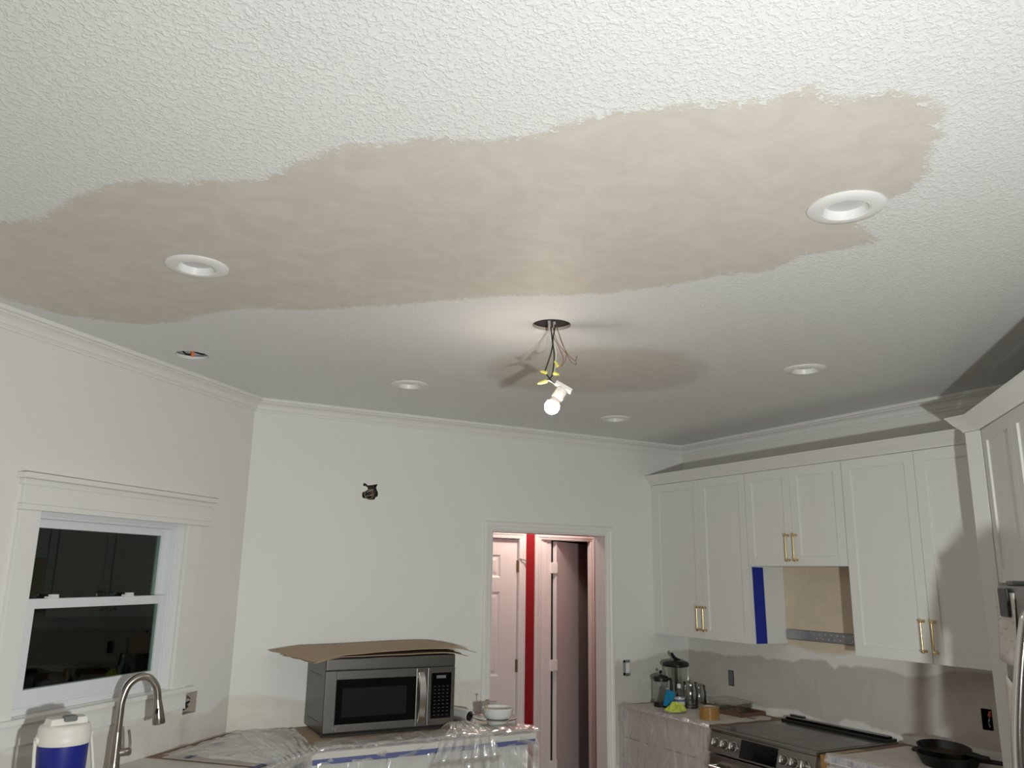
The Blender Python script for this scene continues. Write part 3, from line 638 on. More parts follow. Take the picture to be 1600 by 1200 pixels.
def fdoor(x0, x1, z0, z1):
    n = 14; vs = []; fs = []
    for i in range(n+1):
        f_ = i/n; x = x0+(x1-x0)*f_; e = min(f_, 1-f_)*(x1-x0); y = .018*max(0, 1-e/.02)**2
        vs += [(x, y, z0), (x, y, z1), (x, .07, z0), (x, .07, z1)]
    for i in range(n):
        a = i*4; b = a+4; fs += [(a, b, b+1, a+1), (a+2, a+3, b+3, b+2), (a+1, b+1, b+3, a+3), (a, a+2, b+2, b)]
    fs += [(0, 1, 3, 2), (n*4, n*4+2, n*4+3, n*4+1)]
    return MB().add(vs, fs).build('door', 'fridge', fr, smooth=True)
f1 = fdoor(.0, .452, .70, 1.767); f2 = fdoor(.458, .91, .70, 1.767); fdoor(0, .91, .06, .69)
for d_, x in ((f1, .395), (f2, .515)):
    MB().tube([(x, .0, 1.685), (x, -.02, 1.68), (x, -.034, 1.64), (x, -.062, 1.50), (x, -.088, 1.32), (x, -.095, 1.18), (x, -.088, 1.04), (x, -.055, .86), (x, -.03, .80), (x, 0, .795)], .018, 14).build('handle', 'steelh', d_, smooth=True)
MB().tube([(.1, 0, .62), (.1, -.05, .62), (.81, -.05, .62), (.81, 0, .62)], .014, 12, False).build('handle', 'steelh', fr, smooth=True)
MB().box(.02, .10, .03, .12, 1.767, 1.785).build('hinge_cover', 'grey', fr, bevel=.006)
def print_paper(name):
    m = bpy.data.materials.new(name); N, K = nodes_of(m); b = N['Principled BSDF']; b.inputs['Roughness'].default_value = .8
    tc = N.new('ShaderNodeTexCoord'); mp = N.new('ShaderNodeMapping'); mp.inputs['Scale'].default_value = (14, 1, 110); K.new(tc.outputs['Object'], mp.inputs[0])
    n = N.new('ShaderNodeTexNoise'); n.inputs['Scale'].default_value = 1; n.inputs['Detail'].default_value = 2; K.new(mp.outputs[0], n.inputs['Vector'])
    mr = N.new('ShaderNodeMapRange'); mr.inputs[1].default_value = .56; mr.inputs[2].default_value = .66; K.new(n.outputs['Fac'], mr.inputs[0])
    mx = N.new('ShaderNodeMix'); mx.data_type = 'RGBA'; mx.inputs[6].default_value = (.68, .66, .62, 1); mx.inputs[7].default_value = (.50, .49, .47, 1); K.new(mr.outputs[0], mx.inputs[0]); K.new(mx.outputs[2], b.inputs['Base Color'])
    return m
M['print'] = print_paper('printed_paper')
def sheet(name, label, pts, bow, m, cat, n=8, th_=.0008):
    """hanging sheet on the fridge door: pts = 4 corners (x,z) TL TR BR BL, bow = outward bulge"""
    vs = []; fs = []
    for j in range(n+1):
        for i in range(n+1):
            u, v = i/n, j/n
            x = (pts[0][0]*(1-u)+pts[1][0]*u)*(1-v)+(pts[3][0]*(1-u)+pts[2][0]*u)*v; z = (pts[0][1]*(1-u)+pts[1][1]*u)*(1-v)+(pts[3][1]*(1-u)+pts[2][1]*u)*v
            vs.append((x, -.003-bow*v*v*(1+.5*math.sin(6*u)), z))
    for j in range(n):
        for i in range(n): a = j*(n+1)+i; fs.append((a, a+1, a+n+2, a+n+1))
    o = MB().add(vs, fs).build(name, m, None, smooth=True, loc=fr.location, rotz=R45)
    sm = o.modifiers.new('thickness', 'SOLIDIFY'); sm.thickness = th_; sm.offset = 0
    return tag(o, label, cat)
sheet('paper_note', 'printed paper hung on the refrigerator under a black magnet', [(.008, 1.745), (.225, 1.745), (.19, 1.50), (.012, 1.52)], .012, 'print', 'paper')
sheet('torn_paper', 'torn lower paper scrap hanging on the refrigerator door', [(.006, 1.47), (.13, 1.43), (.10, 1.17), (.02, 1.18)], .012, 'paper', 'paper')
o = MB().box(.085, .18, -.016, -.007, 1.665, 1.76).build('magnet_pad', 'black', None, bevel=.003, loc=fr.location, rotz=R45); tag(o, 'black magnetic notepad holding the paper on the refrigerator', 'magnet')

# ================================================================== COUNTERS
# left run: along the back wall, then diagonal under the window
def lp(s, off): return (CX+Lx*s+NX*off, YB+Ly*s+NY*off)
inner = (1.208, 4.195)
tag(MB().prism([(2.53, YB-.002), (2.53, 4.195), inner, lp(2.3, .655), lp(2.3, .002), (CX+.003, YB-.003)], .874, .912).build('worktop', 'counter', bevel=.003), 'long masked worktop running under the window and along the back wall', 'worktop')
tag(MB().prism([(2.51, YB-.004), (2.51, 4.215), (1.215, 4.215), lp(.62, .62), lp(.62, .004), (CX+.004, YB-.005)], .9125, .9135).build('brown_paper_cover', 'brownpaper'), 'brown masking paper showing along the walls behind the clear film', 'masking paper')
tag(MB().prism([(2.49, YB-.05), (2.49, 4.20), (1.213, 4.20), lp(.60, .60), lp(.60, .08), (CX+.03, YB-.06)], .9138, .9146).build('white_paper_cover', 'paper'), 'white masking paper on the left worktop under clear film', 'masking paper')
def base_unit(label, x0, x1, y0, y1, loc, rotz, drawers=True, group=None, n=2):
    t = thing('base_cabinet', label, 'cabinet', loc, rotz, group)
    MB().box(x0, x1, y0+.02, y1, .1, .873).build('carcass', 'cab', t); MB().box(x0, x1, y0+.08, y1, 0, .1).build('toe_kick', 'cab', t)
    w_ = (x1-x0)/n
    for k in range(n):
        a, b = x0+k*w_, x0+(k+1)*w_
        if drawers:
            MB().box(a+.003, b-.003, y0, y0+.019, .70, .868).build('drawer_front', 'cab', t, bevel=.002); shaker(t, a+.001, b-.001, .115, .695, y=y0)
        else: shaker(t, a+.001, b-.001, .115, .868, y=y0)
    return t
base_unit('white base cabinet under the worktop that carries the microwave', 0, 1.27, 0, .60, (1.23, 4.235, 0), 0, n=3)
sk = lp(2.1, .615); base_unit('white diagonal sink base cabinet below the window', 0, 1.75, 0, .60, (*sk, 0), LA, drawers=False, n=3)
# right run
tag(MB().prism([(3.59, YB-.002), (3.59, 3.892), (XR-.002, 3.892), (XR-.002, YB-.002)], .8735, ZR-.002).build('worktop', 'counter', bevel=.003), 'worktop between the doorway corner and the stove', 'worktop')
tag(MB().prism([(3.60, YB-.004), (3.598, 3.90), (XR-.004, 3.897), (XR-.004, YB-.004)], ZR-.0015, ZR-.0005).build('brown_paper_cover', 'brownpaper'), 'brown masking paper edging the worktop left of the stove', 'masking paper')
pp = [(3.60, YB-.03)]+[(3.598, 4.02)]+[(3.66+.055*k, 3.99+.012*math.sin(k*2.1)-.003*k) for k in range(9)]+[(4.13, 3.97), (XR-.05, 4.02), (XR-.07, YB-.06)]
tag(MB().prism(pp, ZR, ZR+.001).build('white_paper_cover', 'paper'), 'torn white masking paper under the blender and glass jars', 'masking paper')
base_unit('white base cabinet left of the stove behind the clear film', 0, .95, 0, .60, (3.625, YB-.008, 0), -PI/2, n=2)
tag(MB().prism([(3.59, 3.112), (3.59, 2.196), (XR-.002, 2.196), (XR-.002, 3.112)], .8735, ZR-.002).build('worktop', 'counter', bevel=.003), 'worktop between the stove and the refrigerator under the pans', 'worktop')
tag(MB().prism([(3.585, 3.108), (3.585, 2.2), (XR-.004, 2.2), (XR-.004, 3.108)], ZR-.0015, ZR-.0005).build('brown_paper_cover', 'brownpaper'), 'brown masking paper edging the worktop right of the stove', 'masking paper')
tag(MB().prism([(3.575, 3.06), (3.575, 2.2), (XR-.03, 2.2), (XR-.05, 3.05), (3.9, 3.045)], ZR, ZR+.001).build('white_paper_cover', 'paper'), 'white masking paper under the cast iron pans', 'masking paper')
base_unit('white base cabinet between stove and refrigerator', 0, .9, 0, .60, (3.625, 3.105, 0), -PI/2, n=2)

# blue tape strips
def strip(label, a, b, wd, z, vertical=False, m='tapelt'):
    """tape strip lying flat from a to b"""
    A, B = Vector(a), Vector(b); d = (B-A).normalized(); n = Vector((-d.y, d.x))*wd/2
    return tag(MB().prism([tuple(A+n), tuple(B+n), tuple(B-n), tuple(A-n)], z, z+.0006).build('masking_tape', m), label, 'tape')
strip('blue tape strip along the worktop edge in front of the microwave', (1.25, 4.222), (2.50, 4.222), .03, ZC+.0012)
strip('blue tape strip along the diagonal worktop edge', (1.20, 4.235), (lp(.75, .60)), .03, ZC+.0015)
strip('small blue tape piece by the back corner of the worktop', (1.16, 4.79), (1.25, 4.79), .03, ZC+.0016)
strip('blue tape piece at the corner where the two walls meet', (.955, 4.80), (1.0, 4.83), .02, ZC+.0018)
strip('small blue tape piece on the worktop below the wired wall box', lp(.20, .13), lp(.29, .13), .035, ZC+.0018)
strip('small blue tape piece near the faucet', lp(.50, .20), lp(.58, .20), .03, ZC+.0018)
strip('small blue tape piece on white paper left of the stove', (4.03, 4.07), (4.05, 4.02), .03, ZR+.0014)
def vstrip(label, a, b, z0, z1, n, m='tapelt'):
    A, B = Vector(a), Vector(b); o = Vector(n)*.0008
    return tag(MB().prism([tuple(A), tuple(B), tuple(B+o.to_2d()), tuple(A+o.to_2d())], z0, z1).build('masking_tape', m), label, 'tape')
vstrip('blue tape band under the white worktop edge below the microwave', (1.25, 4.1945), (2.52, 4.1945), .852, .878, (0, -1, 0))
strip('blue tape tab at the left front corner of the stove', (3.585, 3.915), (3.585, 3.885), .06, ZR+.002)
vstrip('blue tape strip on the paper edge right of the stove', (3.574, 3.04), (3.574, 2.25), .880, ZR, (-1, 0, 0))
strip('wide brown tape patch between stove and right worktop', (3.60, 3.085), (3.86, 3.085), .05, ZR+.0013, m='ptape')
vstrip('brown tape hanging at the right front corner of the stove', (3.5745, 3.11), (3.5745, 3.055), .80, ZR, (-1, 0, 0), m='ptape')
strip('purple blue tape under the film edge left of the stove', (3.605, 4.16), (3.605, 4.42), .025, ZR+.0014)

# clear film
def film_sheet(label, rows_, m='film', amp=.008, seed=1, fine=1):
    """rows_ = list of 3D polylines of equal length (a draped sheet), densified and crumpled"""
    rng = random.Random(seed); 
    def dens(P, n):
        P = [Vector(p) for p in P]; L_ = [0]
        for a, b in zip(P, P[1:]): L_.append(L_[-1]+(b-a).length)
        out = []
        for k in range(n+1):
            t_ = L_[-1]*k/n; i = 0
            while i < len(P)-2 and L_[i+1] < t_: i += 1
            f_ = (t_-L_[i])/max(1e-6, L_[i+1]-L_[i]); out.append(P[i].lerp(P[i+1], min(1, f_)))
        return out
    cols_ = [dens(r, 70) for r in rows_]; nv = 44; g = []
    for j in range(nv+1):
        t_ = j/nv*(len(cols_)-1); i = min(int(t_), len(cols_)-2); f_ = t_-i
        g.append([a.lerp(b, f_) for a, b in zip(cols_[i], cols_[i+1])])
    waves = [(rng.uniform(8, 34), rng.uniform(-30, 30), rng.uniform(0, 6.3), rng.uniform(.3, 1)) for _ in range(9)]
    vs = []; n = 71
    for j in range(nv+1):
        for i in range(n):
            p = g[j][i]; a = g[j][min(i+1, n-1)]-g[j][max(i-1, 0)]; b = g[min(j+1, nv)][i]-g[max(j-1, 0)][i]; nn = a.cross(b)
            nn = nn.normalized() if nn.length > 1e-9 else Vector((0, 0, 1))
            if nn.z < -.2: nn = -nn
            u, v = i/70, j/nv; h_ = 0
            for (fu, fv, ph, wt) in waves: h_ += wt*abs(math.sin(fu*u+fv*v*.5+ph))
            vs.append(p+nn*amp*(h_/4.5))
    fs = [(j*n+i, j*n+i+1, (j+1)*n+i+1, (j+1)*n+i) for j in range(nv) for i in range(n-1)]
    o = MB().add(vs, fs).build('plastic_film', m, None, fixn=False); o.data.polygons.foreach_set('use_smooth', [True]*len(o.data.polygons))
    return tag(o, label, 'plastic sheet')
zf = ZC+.004
def rowx(y, z, x0, x1): return [(x0, y, z), (x1, y, z)]
film_sheet('crumpled clear film hanging over the worktop front below the microwave', [rowx(4.34, zf, 1.30, 2.50), rowx(4.25, zf+.006, 1.27, 2.52), rowx(4.185, zf-.002, 1.24, 2.535), rowx(4.175, .86, 1.22, 2.54), rowx(4.165, .70, 1.20, 2.55), rowx(4.155, .45, 1.18, 2.55)], amp=.020, seed=3)
film_sheet('crumpled clear film on the worktop left of the microwave', [[lp(.02, .07)+(zf,), (1.30, 4.76, zf)], [lp(.12, .2)+(zf+.004,), (1.29, 4.60, zf)], [lp(.35, .4)+(zf+.01,), (1.27, 4.40, zf+.004)], [lp(.55, .66)+(zf,), (1.25, 4.17, zf)], [lp(.55, .675)+(.8,), (1.24, 4.16, .8)], [lp(.55, .685)+(.5,), (1.24, 4.15, .5)]], amp=.014, seed=5)
film_sheet('clear film bunched on the worktop beside the faucet', [[lp(.62, .10)+(zf,), lp(.02, .085)+(zf,)], [lp(.64, .25)+(zf+.012,), lp(.05, .2)+(zf+.004,)], [lp(.62, .45)+(zf+.004,), lp(.25, .40)+(zf+.01,)], [lp(.62, .655)+(zf,), lp(.45, .655)+(zf,)], [lp(.62, .67)+(.75,), lp(.45, .67)+(.75,)]], amp=.016, seed=8)
film_sheet('clear film peaked over the worktop edge right of the microwave', [rowx(4.40, zf, 2.02, 2.22), rowx(4.34, zf+.045, 2.05, 2.16), rowx(4.24, zf+.03, 2.0, 2.2), rowx(4.175, zf-.01, 1.92, 2.24), rowx(4.15, .80, 1.86, 2.28), rowx(4.14, .6, 1.84, 2.3)], amp=.02, seed=11)
zf = ZR+.003
def rowy(x, z, y0, y1): return [(x, y0, z), (x, y1, z)]
film_sheet('rosy clear film hanging over the base cabinet left of the stove', [rowy(3.66, zf, 4.82, 3.98), rowy(3.60, zf+.003, 4.83, 3.95), rowy(3.575, zf-.012, 4.84, 3.93), rowy(3.565, .80, 4.83, 3.92), rowy(3.56, .62, 4.80, 3.94), rowy(3.555, .40, 4.8, 3.95)], m='filmpink', amp=.010, seed=21)
film_sheet('clear film over the worktop edge right of the stove', [rowy(3.62, zf, 3.06, 2.25), rowy(3.575, zf, 3.07, 2.22), rowy(3.56, .87, 3.07, 2.2), rowy(3.55, .7, 3.06, 2.2), rowy(3.55, .5, 3.06, 2.2)], amp=.012, seed=25)

# ================================================================== MICROWAVE
mw = thing('microwave', 'stainless steel over-the-range microwave resting on cardboard on the worktop', 'microwave', (1.366, 4.462, ZC+.010), math.radians(-.9))
MB().box(.006, .752, .03, .378, .012, .398).build('case', 'darksteel', mw, bevel=.004)
fb = MB(); fb.box(0, .76, .0, .035, .004, .40); fb.build('front_frame', 'darksteel', mw, bevel=.004)
MB().box(.002, .758, -.012, .002, .335, .398).build('vent_panel', 'steel', mw, bevel=.006)
dm = MB(); x0, x1, z0, z1 = .002, .586, .022, .332; wx0, wx1, wz0, wz1 = .062, .520, .062, .288
dm.box(x0, wx0, -.014, .002, z0, z1); dm.box(wx1, x1, -.014, .002, z0, z1); dm.box(wx0, wx1, -.014, .002, wz1, z1); dm.box(wx0, wx1, -.014, .002, z0, wz0)
dd = dm.build('door', 'steel', mw, bevel=.003)
MB().box(wx0-.004, wx1+.004, -.011, -.002, wz0-.004, wz1+.004).build('window', 'blackgloss', dd)
M['mesh'] = mat('oven_window_mesh', (.014, .015, .016), .25, var=.2, vscale=300, spec=.25)
MB().box(wx0+.035, wx1-.055, -.0125, -.0105, wz0+.035, wz1-.045).build('window_mesh', 'mesh', dd)
hv = MB(); nn = 16
for i in range(nn+1):
    t_ = i/nn; z = .045+.265*t_; b_ = math.sin(PI*t_)**.6 if 0 < t_ < 1 else 0; wv = .013+.006*math.sin(PI*t_)
    y = -.018-.034*b_; hv.v += [(.548-wv, y, z), (.548+wv, y-.004, z), (.548+wv, y+.010, z), (.548-wv, y+.012, z)]
for i in range(nn): a = i*4; hv.f += [(a+k, a+(k+1) % 4, a+4+(k+1) % 4, a+4+k) for k in range(4)]
hv.f += [(0, 1, 2, 3), (nn*4+3, nn*4+2, nn*4+1, nn*4)]; hv.box(.538, .558, -.02, -.012, .046, .066); hv.box(.538, .558, -.02, -.012, .288, .308)
hv.build('handle', 'steelh', dd, smooth=True)
cp = MB().box(.590, .758, -.012, .002, .022, .332).build('control_panel', 'steel', mw, bevel=.003)
MB().box(.612, .735, -.0145, -.011, .058, .302).build('keypad', 'blackgloss', cp, bevel=.006)
MB().box(.642, .70, -.0152, -.0143, .272, .288).build('display', 'grey', cp)
M['keymark'] = mat('key_marks', (.05, .053, .056), .5)
km = MB(); rngk = random.Random(4)
for r_ in range(9):
    for c_ in range(4):
        km.box(.628+.026*c_, .640+.026*c_, -.0152, -.0143, .075+.019*r_, .079+.019*r_)
tag(km.build('key_marks', 'keymark', cp), kind='stuff')
MB().box(.005, .755, .0, .03, -.004, .022).build('bottom_grille', 'darksteel', mw)
em = MB(); em.ring([(.0085, 0), (.0105, 0), (.0105, .002), (.0085, .002)], 24, (.062, -.0145, .042), (0, -1, 0)); em.lathe([(0, 0), (.0045, 0), (.0045, .0015), (0, .0015)], 16, (.062, -.0145, .042), (0, -1, 0)); em.build('emblem', 'steelh', dd)
for z0 in (.06, .30): MB().box(.0045, .007, .10, .32, z0, z0+.006).build('side_slot', 'black', mw)
# cardboard under and on top
def board(name, label, corners, z, th_, m='card', warp=.0, seed=1, n=18, nx=None):
    rng = random.Random(seed); vs = []; fs = []; A, B, C_, D_ = [Vector(c) for c in corners]; ph = [rng.uniform(0, 6) for _ in range(6)]
    for j in range(n+1):
        for i in range(n+1):
            u, v = i/n, j/n; p = (A*(1-u)+B*u)*(1-v)+(D_*(1-u)+C_*u)*v
            ed = max(0, abs(u-.5)*2-.75)*4; dz = warp*(math.sin(5*u+ph[0])*.5+math.sin(3*v+ph[1])*.5+math.sin(9*u+4*v+ph[2])*.25)
            jx = .006*math.sin(17*v+ph[3]) if i in (0, n) else 0; jy = .006*math.sin(21*u+ph[4]) if j in (0, n) else 0
            zz = z(u, v) if callable(z) else z
            vs.append((p.x+jx, p.y+jy, zz+dz))
    fs = [(j*(n+1)+i, j*(n+1)+i+1, (j+1)*(n+1)+i+1, (j+1)*(n+1)+i) for j in range(n) for i in range(n)]
    o = MB().add(vs, fs).build(name, m, None, fixn=False); sm = o.modifiers.new('thickness', 'SOLIDIFY'); sm.thickness = th_; sm.offset = 1
    return tag(o, label, 'cardboard')
board('cardboard_sheet', 'brown cardboard sheet lying under the microwave', [(1.23, 4.31), (2.17, 4.36), (2.15, 4.80), (1.20, 4.82)], ZC+.0045, .004, warp=.0)
zt = ZC+.010+.400
def drop(u): return -.030*max(0, (u-.86)/.14)**1.5-.030*max(0, (.17-u)/.17)**1.3
board('cardboard_sheet', 'lower cardboard sheet lying on top of the microwave', [(1.29, 4.425), (2.20, 4.435), (2.22, 4.74), (1.21, 4.76)], lambda u, v: zt+.004+drop(u)*.8*(1-.5*v)+.006*u, .004, warp=.003, seed=2)
board('cardboard_sheet', 'upper curled cardboard sheet on top of the microwave', [(1.30, 4.415), (2.27, 4.47), (2.23, 4.80), (1.14, 4.80)], lambda u, v: zt+.022+drop(u)*(1-.4*v)+.012*u+.012*v, .004, warp=.007, seed=6)

# roll, glass plate, bowls
t = thing('tube_roll', 'white paper roll lying on its side right of the microwave', 'paper roll', (2.25, 4.785, ZC+.0395))
dv = Vector((.20, -.97, 0)).normalized()
MB().ring([(.031, 0), (.036, 0), (.036, .22), (.031, .22)], 28, (0, 0, 0), tuple(dv)).build('sleeve', 'porcelain', t, smooth=True)
MB().ring([(.020, .002), (.0295, .002), (.0295, .205), (.020, .205)], 28, (0, 0, 0), tuple(dv)).build('core', 'cavity', t, smooth=True)
bx_, by_ = 2.395, 4.415
t = thing('serving_bowl', 'small white footed bowl under the clear glass plate', 'bowl', (bx_, by_, ZC+.003))
MB().lathe([(0, 0), (.045, 0), (.047, .004), (.060, .018), (.068, .036), (.064, .036), (.056, .020), (0, .012)], 36).build('body', 'porcelain', t, smooth=True)
t = thing('glass_plate', 'clear round glass plate between two white bowls', 'plate', (bx_-.012, by_+.004, ZC+.0395))
MB().lathe([(0, 0), (.085, 0), (.125, .008), (.133, .013), (.133, .017), (.12, .012), (.08, .005), (0, .005)], 48).build('disc', 'clear', t, smooth=True)
t = thing('mixing_bowl', 'white textured bowl stacked on the glass plate', 'bowl', (bx_, by_, ZC+.0455))
MB().lathe([(0, 0), (.060, 0), (.075, .006), (.086, .025), (.092, .058), (.093, .062), (.089, .062), (.084, .034), (.070, .012), (0, .009)], 40).build('body', 'porcelain', t, smooth=True)
rb = MB()
for k in range(5): rb.ring([(.0765+.0034*k, .010+.010*k), (.0795+.0034*k, .013+.010*k), (.0775+.0034*k, .016+.010*k)], 40)
rb.build('ribs', 'porcelain', t, smooth=True)
t = thing('yellow_tool', 'small yellow piece with thin dark stem sticking up from the bowl', 'utensil', (bx_-.072, by_-.005, ZC+.080))
MB().lathe([(0, -.01), (.012, -.008), (.017, .008), (.012, .024), (.004, .034), (0, .036)], 16, (0, 0, 0), (-.05, 0, 1)).build('handle', 'ochre', t, smooth=True)
st_ = MB(); st_.tube([(0, 0, .03), (-.002, 0, .072)], .0028, 8, False); st_.tube([(-.012, .004, .072), (.009, -.004, .072)], .0035, 8, False); st_.build('stem', 'brass', t, smooth=True)

# ================================================================== SINK SIDE
fx, fy = lp(.935, .105)
t = thing('kitchen_faucet', 'tall brushed nickel gooseneck faucet below the window', 'faucet', (fx, fy, ZC), LA)
fdir = Vector((.72, -.69, 0))      # spout direction in local axes, set below
MB().lathe([(0, 0), (.029, 0), (.029, .006), (.024, .012), (.022, .05), (.0205, .14), (.0172, .17), (0, .17)], 28).build('body', 'nickel', t, smooth=True)
ca, sa = math.cos(-.62), math.sin(-.62)
arc = [(0, .16), (0, .24), (.002, .30), (.022, .362), (.062, .392), (.105, .388), (.138, .352), (.150, .31), (.152, .285)]
MB().tube([(r*ca, r*sa, z) for r, z in arc], .0165, 18).build('spout', 'nickel', t, smooth=True)
hd = MB(); a_ = Vector((.152*ca, .152*sa, .292)); d_ = Vector((.018*ca, .018*sa, -.11)).normalized()
hd.lathe([(0, 0), (.0178, 0), (.0185, .01), (.020, .02), (.026, .075), (.0275, .10), (.026, .105), (0, .105)], 24, tuple(a_), tuple(d_)); hd.build('spray_head', 'nickel', t, smooth=True)
MB().box(-.005, .005, -.004, .004, 0, .022).build('spray_button', 'black', t, loc=(.152*ca-.016, .152*sa-.017, .235))
lv = MB(); lv.lathe([(0, 0), (.016, 0), (.017, .02), (.017, .048), (.013, .053), (0, .053)], 20, (.008, -.006, .085), (.8, -.6, 0)); lv.build('valve', 'nickel', t, smooth=True)
MB().tube([(.046, -.034, .088), (.044, -.032, .13), (.036, -.026, .175)], .0055, 10).build('lever', 'nickel', t, smooth=True)
cxx, cyy = .128, 3.575
t = thing('water_jug', 'blue insulated water jug with white lid beside the faucet', 'cooler jug', (cxx, cyy, ZC), .35)
MB().lathe([(0, 0), (.078, 0), (.082, .006), (.086, .245), (0, .245)], 40).build('body', 'blue', t, smooth=True)
lid = MB().lathe([(.0, .24), (.0885, .24), (.0905, .248), (.0905, .272), (.0875, .276), (.0875, .292), (.083, .304), (.076, .308), (0, .308)], 40).build('lid', 'coolwhite', t, smooth=True)
sp = MB(); n = 24
pts_ = [(-.066, -.038), (.066, -.038), (.073, .012), (.05, .046), (-.05, .046), (-.073, .012)]
sp.prism(pts_, .306, .318); vs2 = [(x*.82, y*.8, .330) for x, y in pts_]; sp.v[6:12] = [(x*.92, y*.92, .330) for x, y in [(v[0], v[1]) for v in sp.v[6:12]]]
sp.build('spout_cap', 'coolwhite', lid, bevel=.004)
MB().box(-.022, .022, -.05, -.012, .318, .338).build('flip_tab', 'grey', lid, bevel=.005)
for s_ in (-1, 1): MB().lathe([(0, 0), (.013, 0), (.015, .006), (.013, .012), (0, .012)], 18, (s_*.086, 0, .258), (s_, 0, 0)).build('pivot', 'coolwhite', t, smooth=True)
MB().tube([(-.096, 0, .258), (-.100, -.02, .20), (-.100, -.05, .12), (-.08, -.082, .06), (0, -.112, .02), (.08, -.082, .06), (.100, -.05, .12), (.100, -.02, .20), (.096, 0, .258)], .006, 10).build('bail_handle', 'coolwhite', t, smooth=True)

# ================================================================== ITEMS LEFT OF THE STOVE
z0 = ZR+.0012
t = thing('french_press', 'black framed glass french press against the back wall', 'coffee press', (3.815, 4.66, z0))
MB().lathe([(0, 0), (.052, 0), (.053, .006), (.053, .03), (.049, .032), (0, .032)], 32).build('base', 'black', t, smooth=True)
MB().ring([(.0455, .03), (.048, .03), (.048, .175), (.0455, .175)], 36).build('beaker', 'clearp', t, smooth=True)
MB().ring([(.0485, .165), (.0500, .165), (.0500, .180), (.0485, .180)], 36).build('collar', 'black', t, smooth=True)
lid = MB().lathe([(.05, .176), (.055, .178), (.055, .186), (.048, .198), (.02, .207), (0, .209)], 32).build('lid', 'black', t, smooth=True)
MB().lathe([(.004, .205), (.004, .216), (.009, .218), (.0125, .226), (.009, .235), (0, .238)], 18).build('plunger_knob', 'black', lid, smooth=True)
hm = MB(); hm.tube([(.046, -.02, .178), (.062, -.027, .178), (.066, -.028, .165), (.066, -.028, .06), (.058, -.025, .03), (.046, -.02, .03)], .009, 10); hm.build('handle', 'black', t, smooth=True)
MB().box(-.018, .018, -.0497, -.0488, .115, .125).build('makers_mark', 'wwire', t, rotz=.35)
t = thing('blender', 'clear blender jar with black lid behind the glass jars', 'blender', (3.965, 4.675, z0), .35)
MB().lathe([(0, 0), (.078, 0), (.080, .008), (.076, .03), (.058, .055), (.05, .06), (0, .06)], 32).build('base', 'black', t, smooth=True)
def sq(rx, z, n=28): return [(rx*math.copysign(abs(math.cos(a))**.6, math.cos(a)), rx*math.copysign(abs(math.sin(a))**.6, math.sin(a)), z) for a in [2*PI*k/n for k in range(n)]]
jar = MB(); lv_ = [sq(.050, .062), sq(.056, .10), sq(.072, .25), sq(.0735, .262), sq(.071, .262), sq(.054, .10), sq(.048, .070)]
for r in lv_: jar.v += r
for i in range(len(lv_)-1): jar.f += [(i*28+k, i*28+(k+1) % 28, (i+1)*28+(k+1) % 28, (i+1)*28+k) for k in range(28)]
jar.f.append(tuple((len(lv_)-1)*28+k for k in range(28))); jar.build('jar', 'clearp', t, smooth=True)
ld = MB(); lv_ = [sq(.078, .255), sq(.083, .262), sq(.082, .276), sq(.070, .290), sq(.035, .297)]
for r in lv_: ld.v += r
for i in range(len(lv_)-1): ld.f += [(i*28+k, i*28+(k+1) % 28, (i+1)*28+(k+1) % 28, (i+1)*28+k) for k in range(28)]
ld.f += [tuple(range(27, -1, -1)), tuple(4*28+k for k in range(28))]; lo = ld.build('lid', 'black', t, smooth=True)
MB().tube([(.03, -.01, .292), (-.005, .004, .312), (-.032, .014, .345)], lambda f_: .014-.004*f_, 10).build('pour_flap', 'black', lo, smooth=True)
MB().tube([(.0, 0, .06), (.0, 0, .25)], .011, 12, False).build('blade_tower', 'black', t, smooth=True)
hx_ = MB(); hx_.tube([(.07, -.03, .255), (.098, -.04, .25), (.10, -.042, .20), (.09, -.04, .13), (.062, -.03, .11)], .009, 10); hx_.build('handle', 'clearp', t, smooth=True)
t = thing('soap_bottle', 'clear dish soap bottle with white cap and blue label', 'bottle', (3.862, 4.53-.03, z0))
t.location = (3.853, 4.516, z0)
MB().lathe([(0, 0), (.033, 0), (.036, .004), (.036, .075), (.031, .10), (.018, .122), (.012, .132), (.012, .138), (0, .138)], 28).build('body', 'clearp', t, smooth=True)
MB().lathe([(0, .006), (.033, .006), (.033, .03), (0, .03)], 24).build('liquid', 'blue', t, smooth=True)
MB().ring([(.0362, .03), (.0366, .03), (.0366, .075), (.0362, .075)], 28).build('label', 'porcelain', t, smooth=True)
MB().ring([(.0367, .052), (.0370, .052), (.0370, .066), (.0367, .066)], 28).build('label_band', 'tapelt', t, smooth=True)
MB().lathe([(.0135, .136), (.0135, .158), (.011, .162), (0, .162)], 18).build('cap', 'porcelain', t, smooth=True)
o = MB().box(-.030, .030, -.012, .012, 0, .105).build('sponge', 'sponge', None, bevel=.004); o.location = (3.757, 4.528, z0+.022); o.rotation_euler = (.12, .22, -.5); tag(o, 'blue sponge standing on the lime cloth', 'sponge')
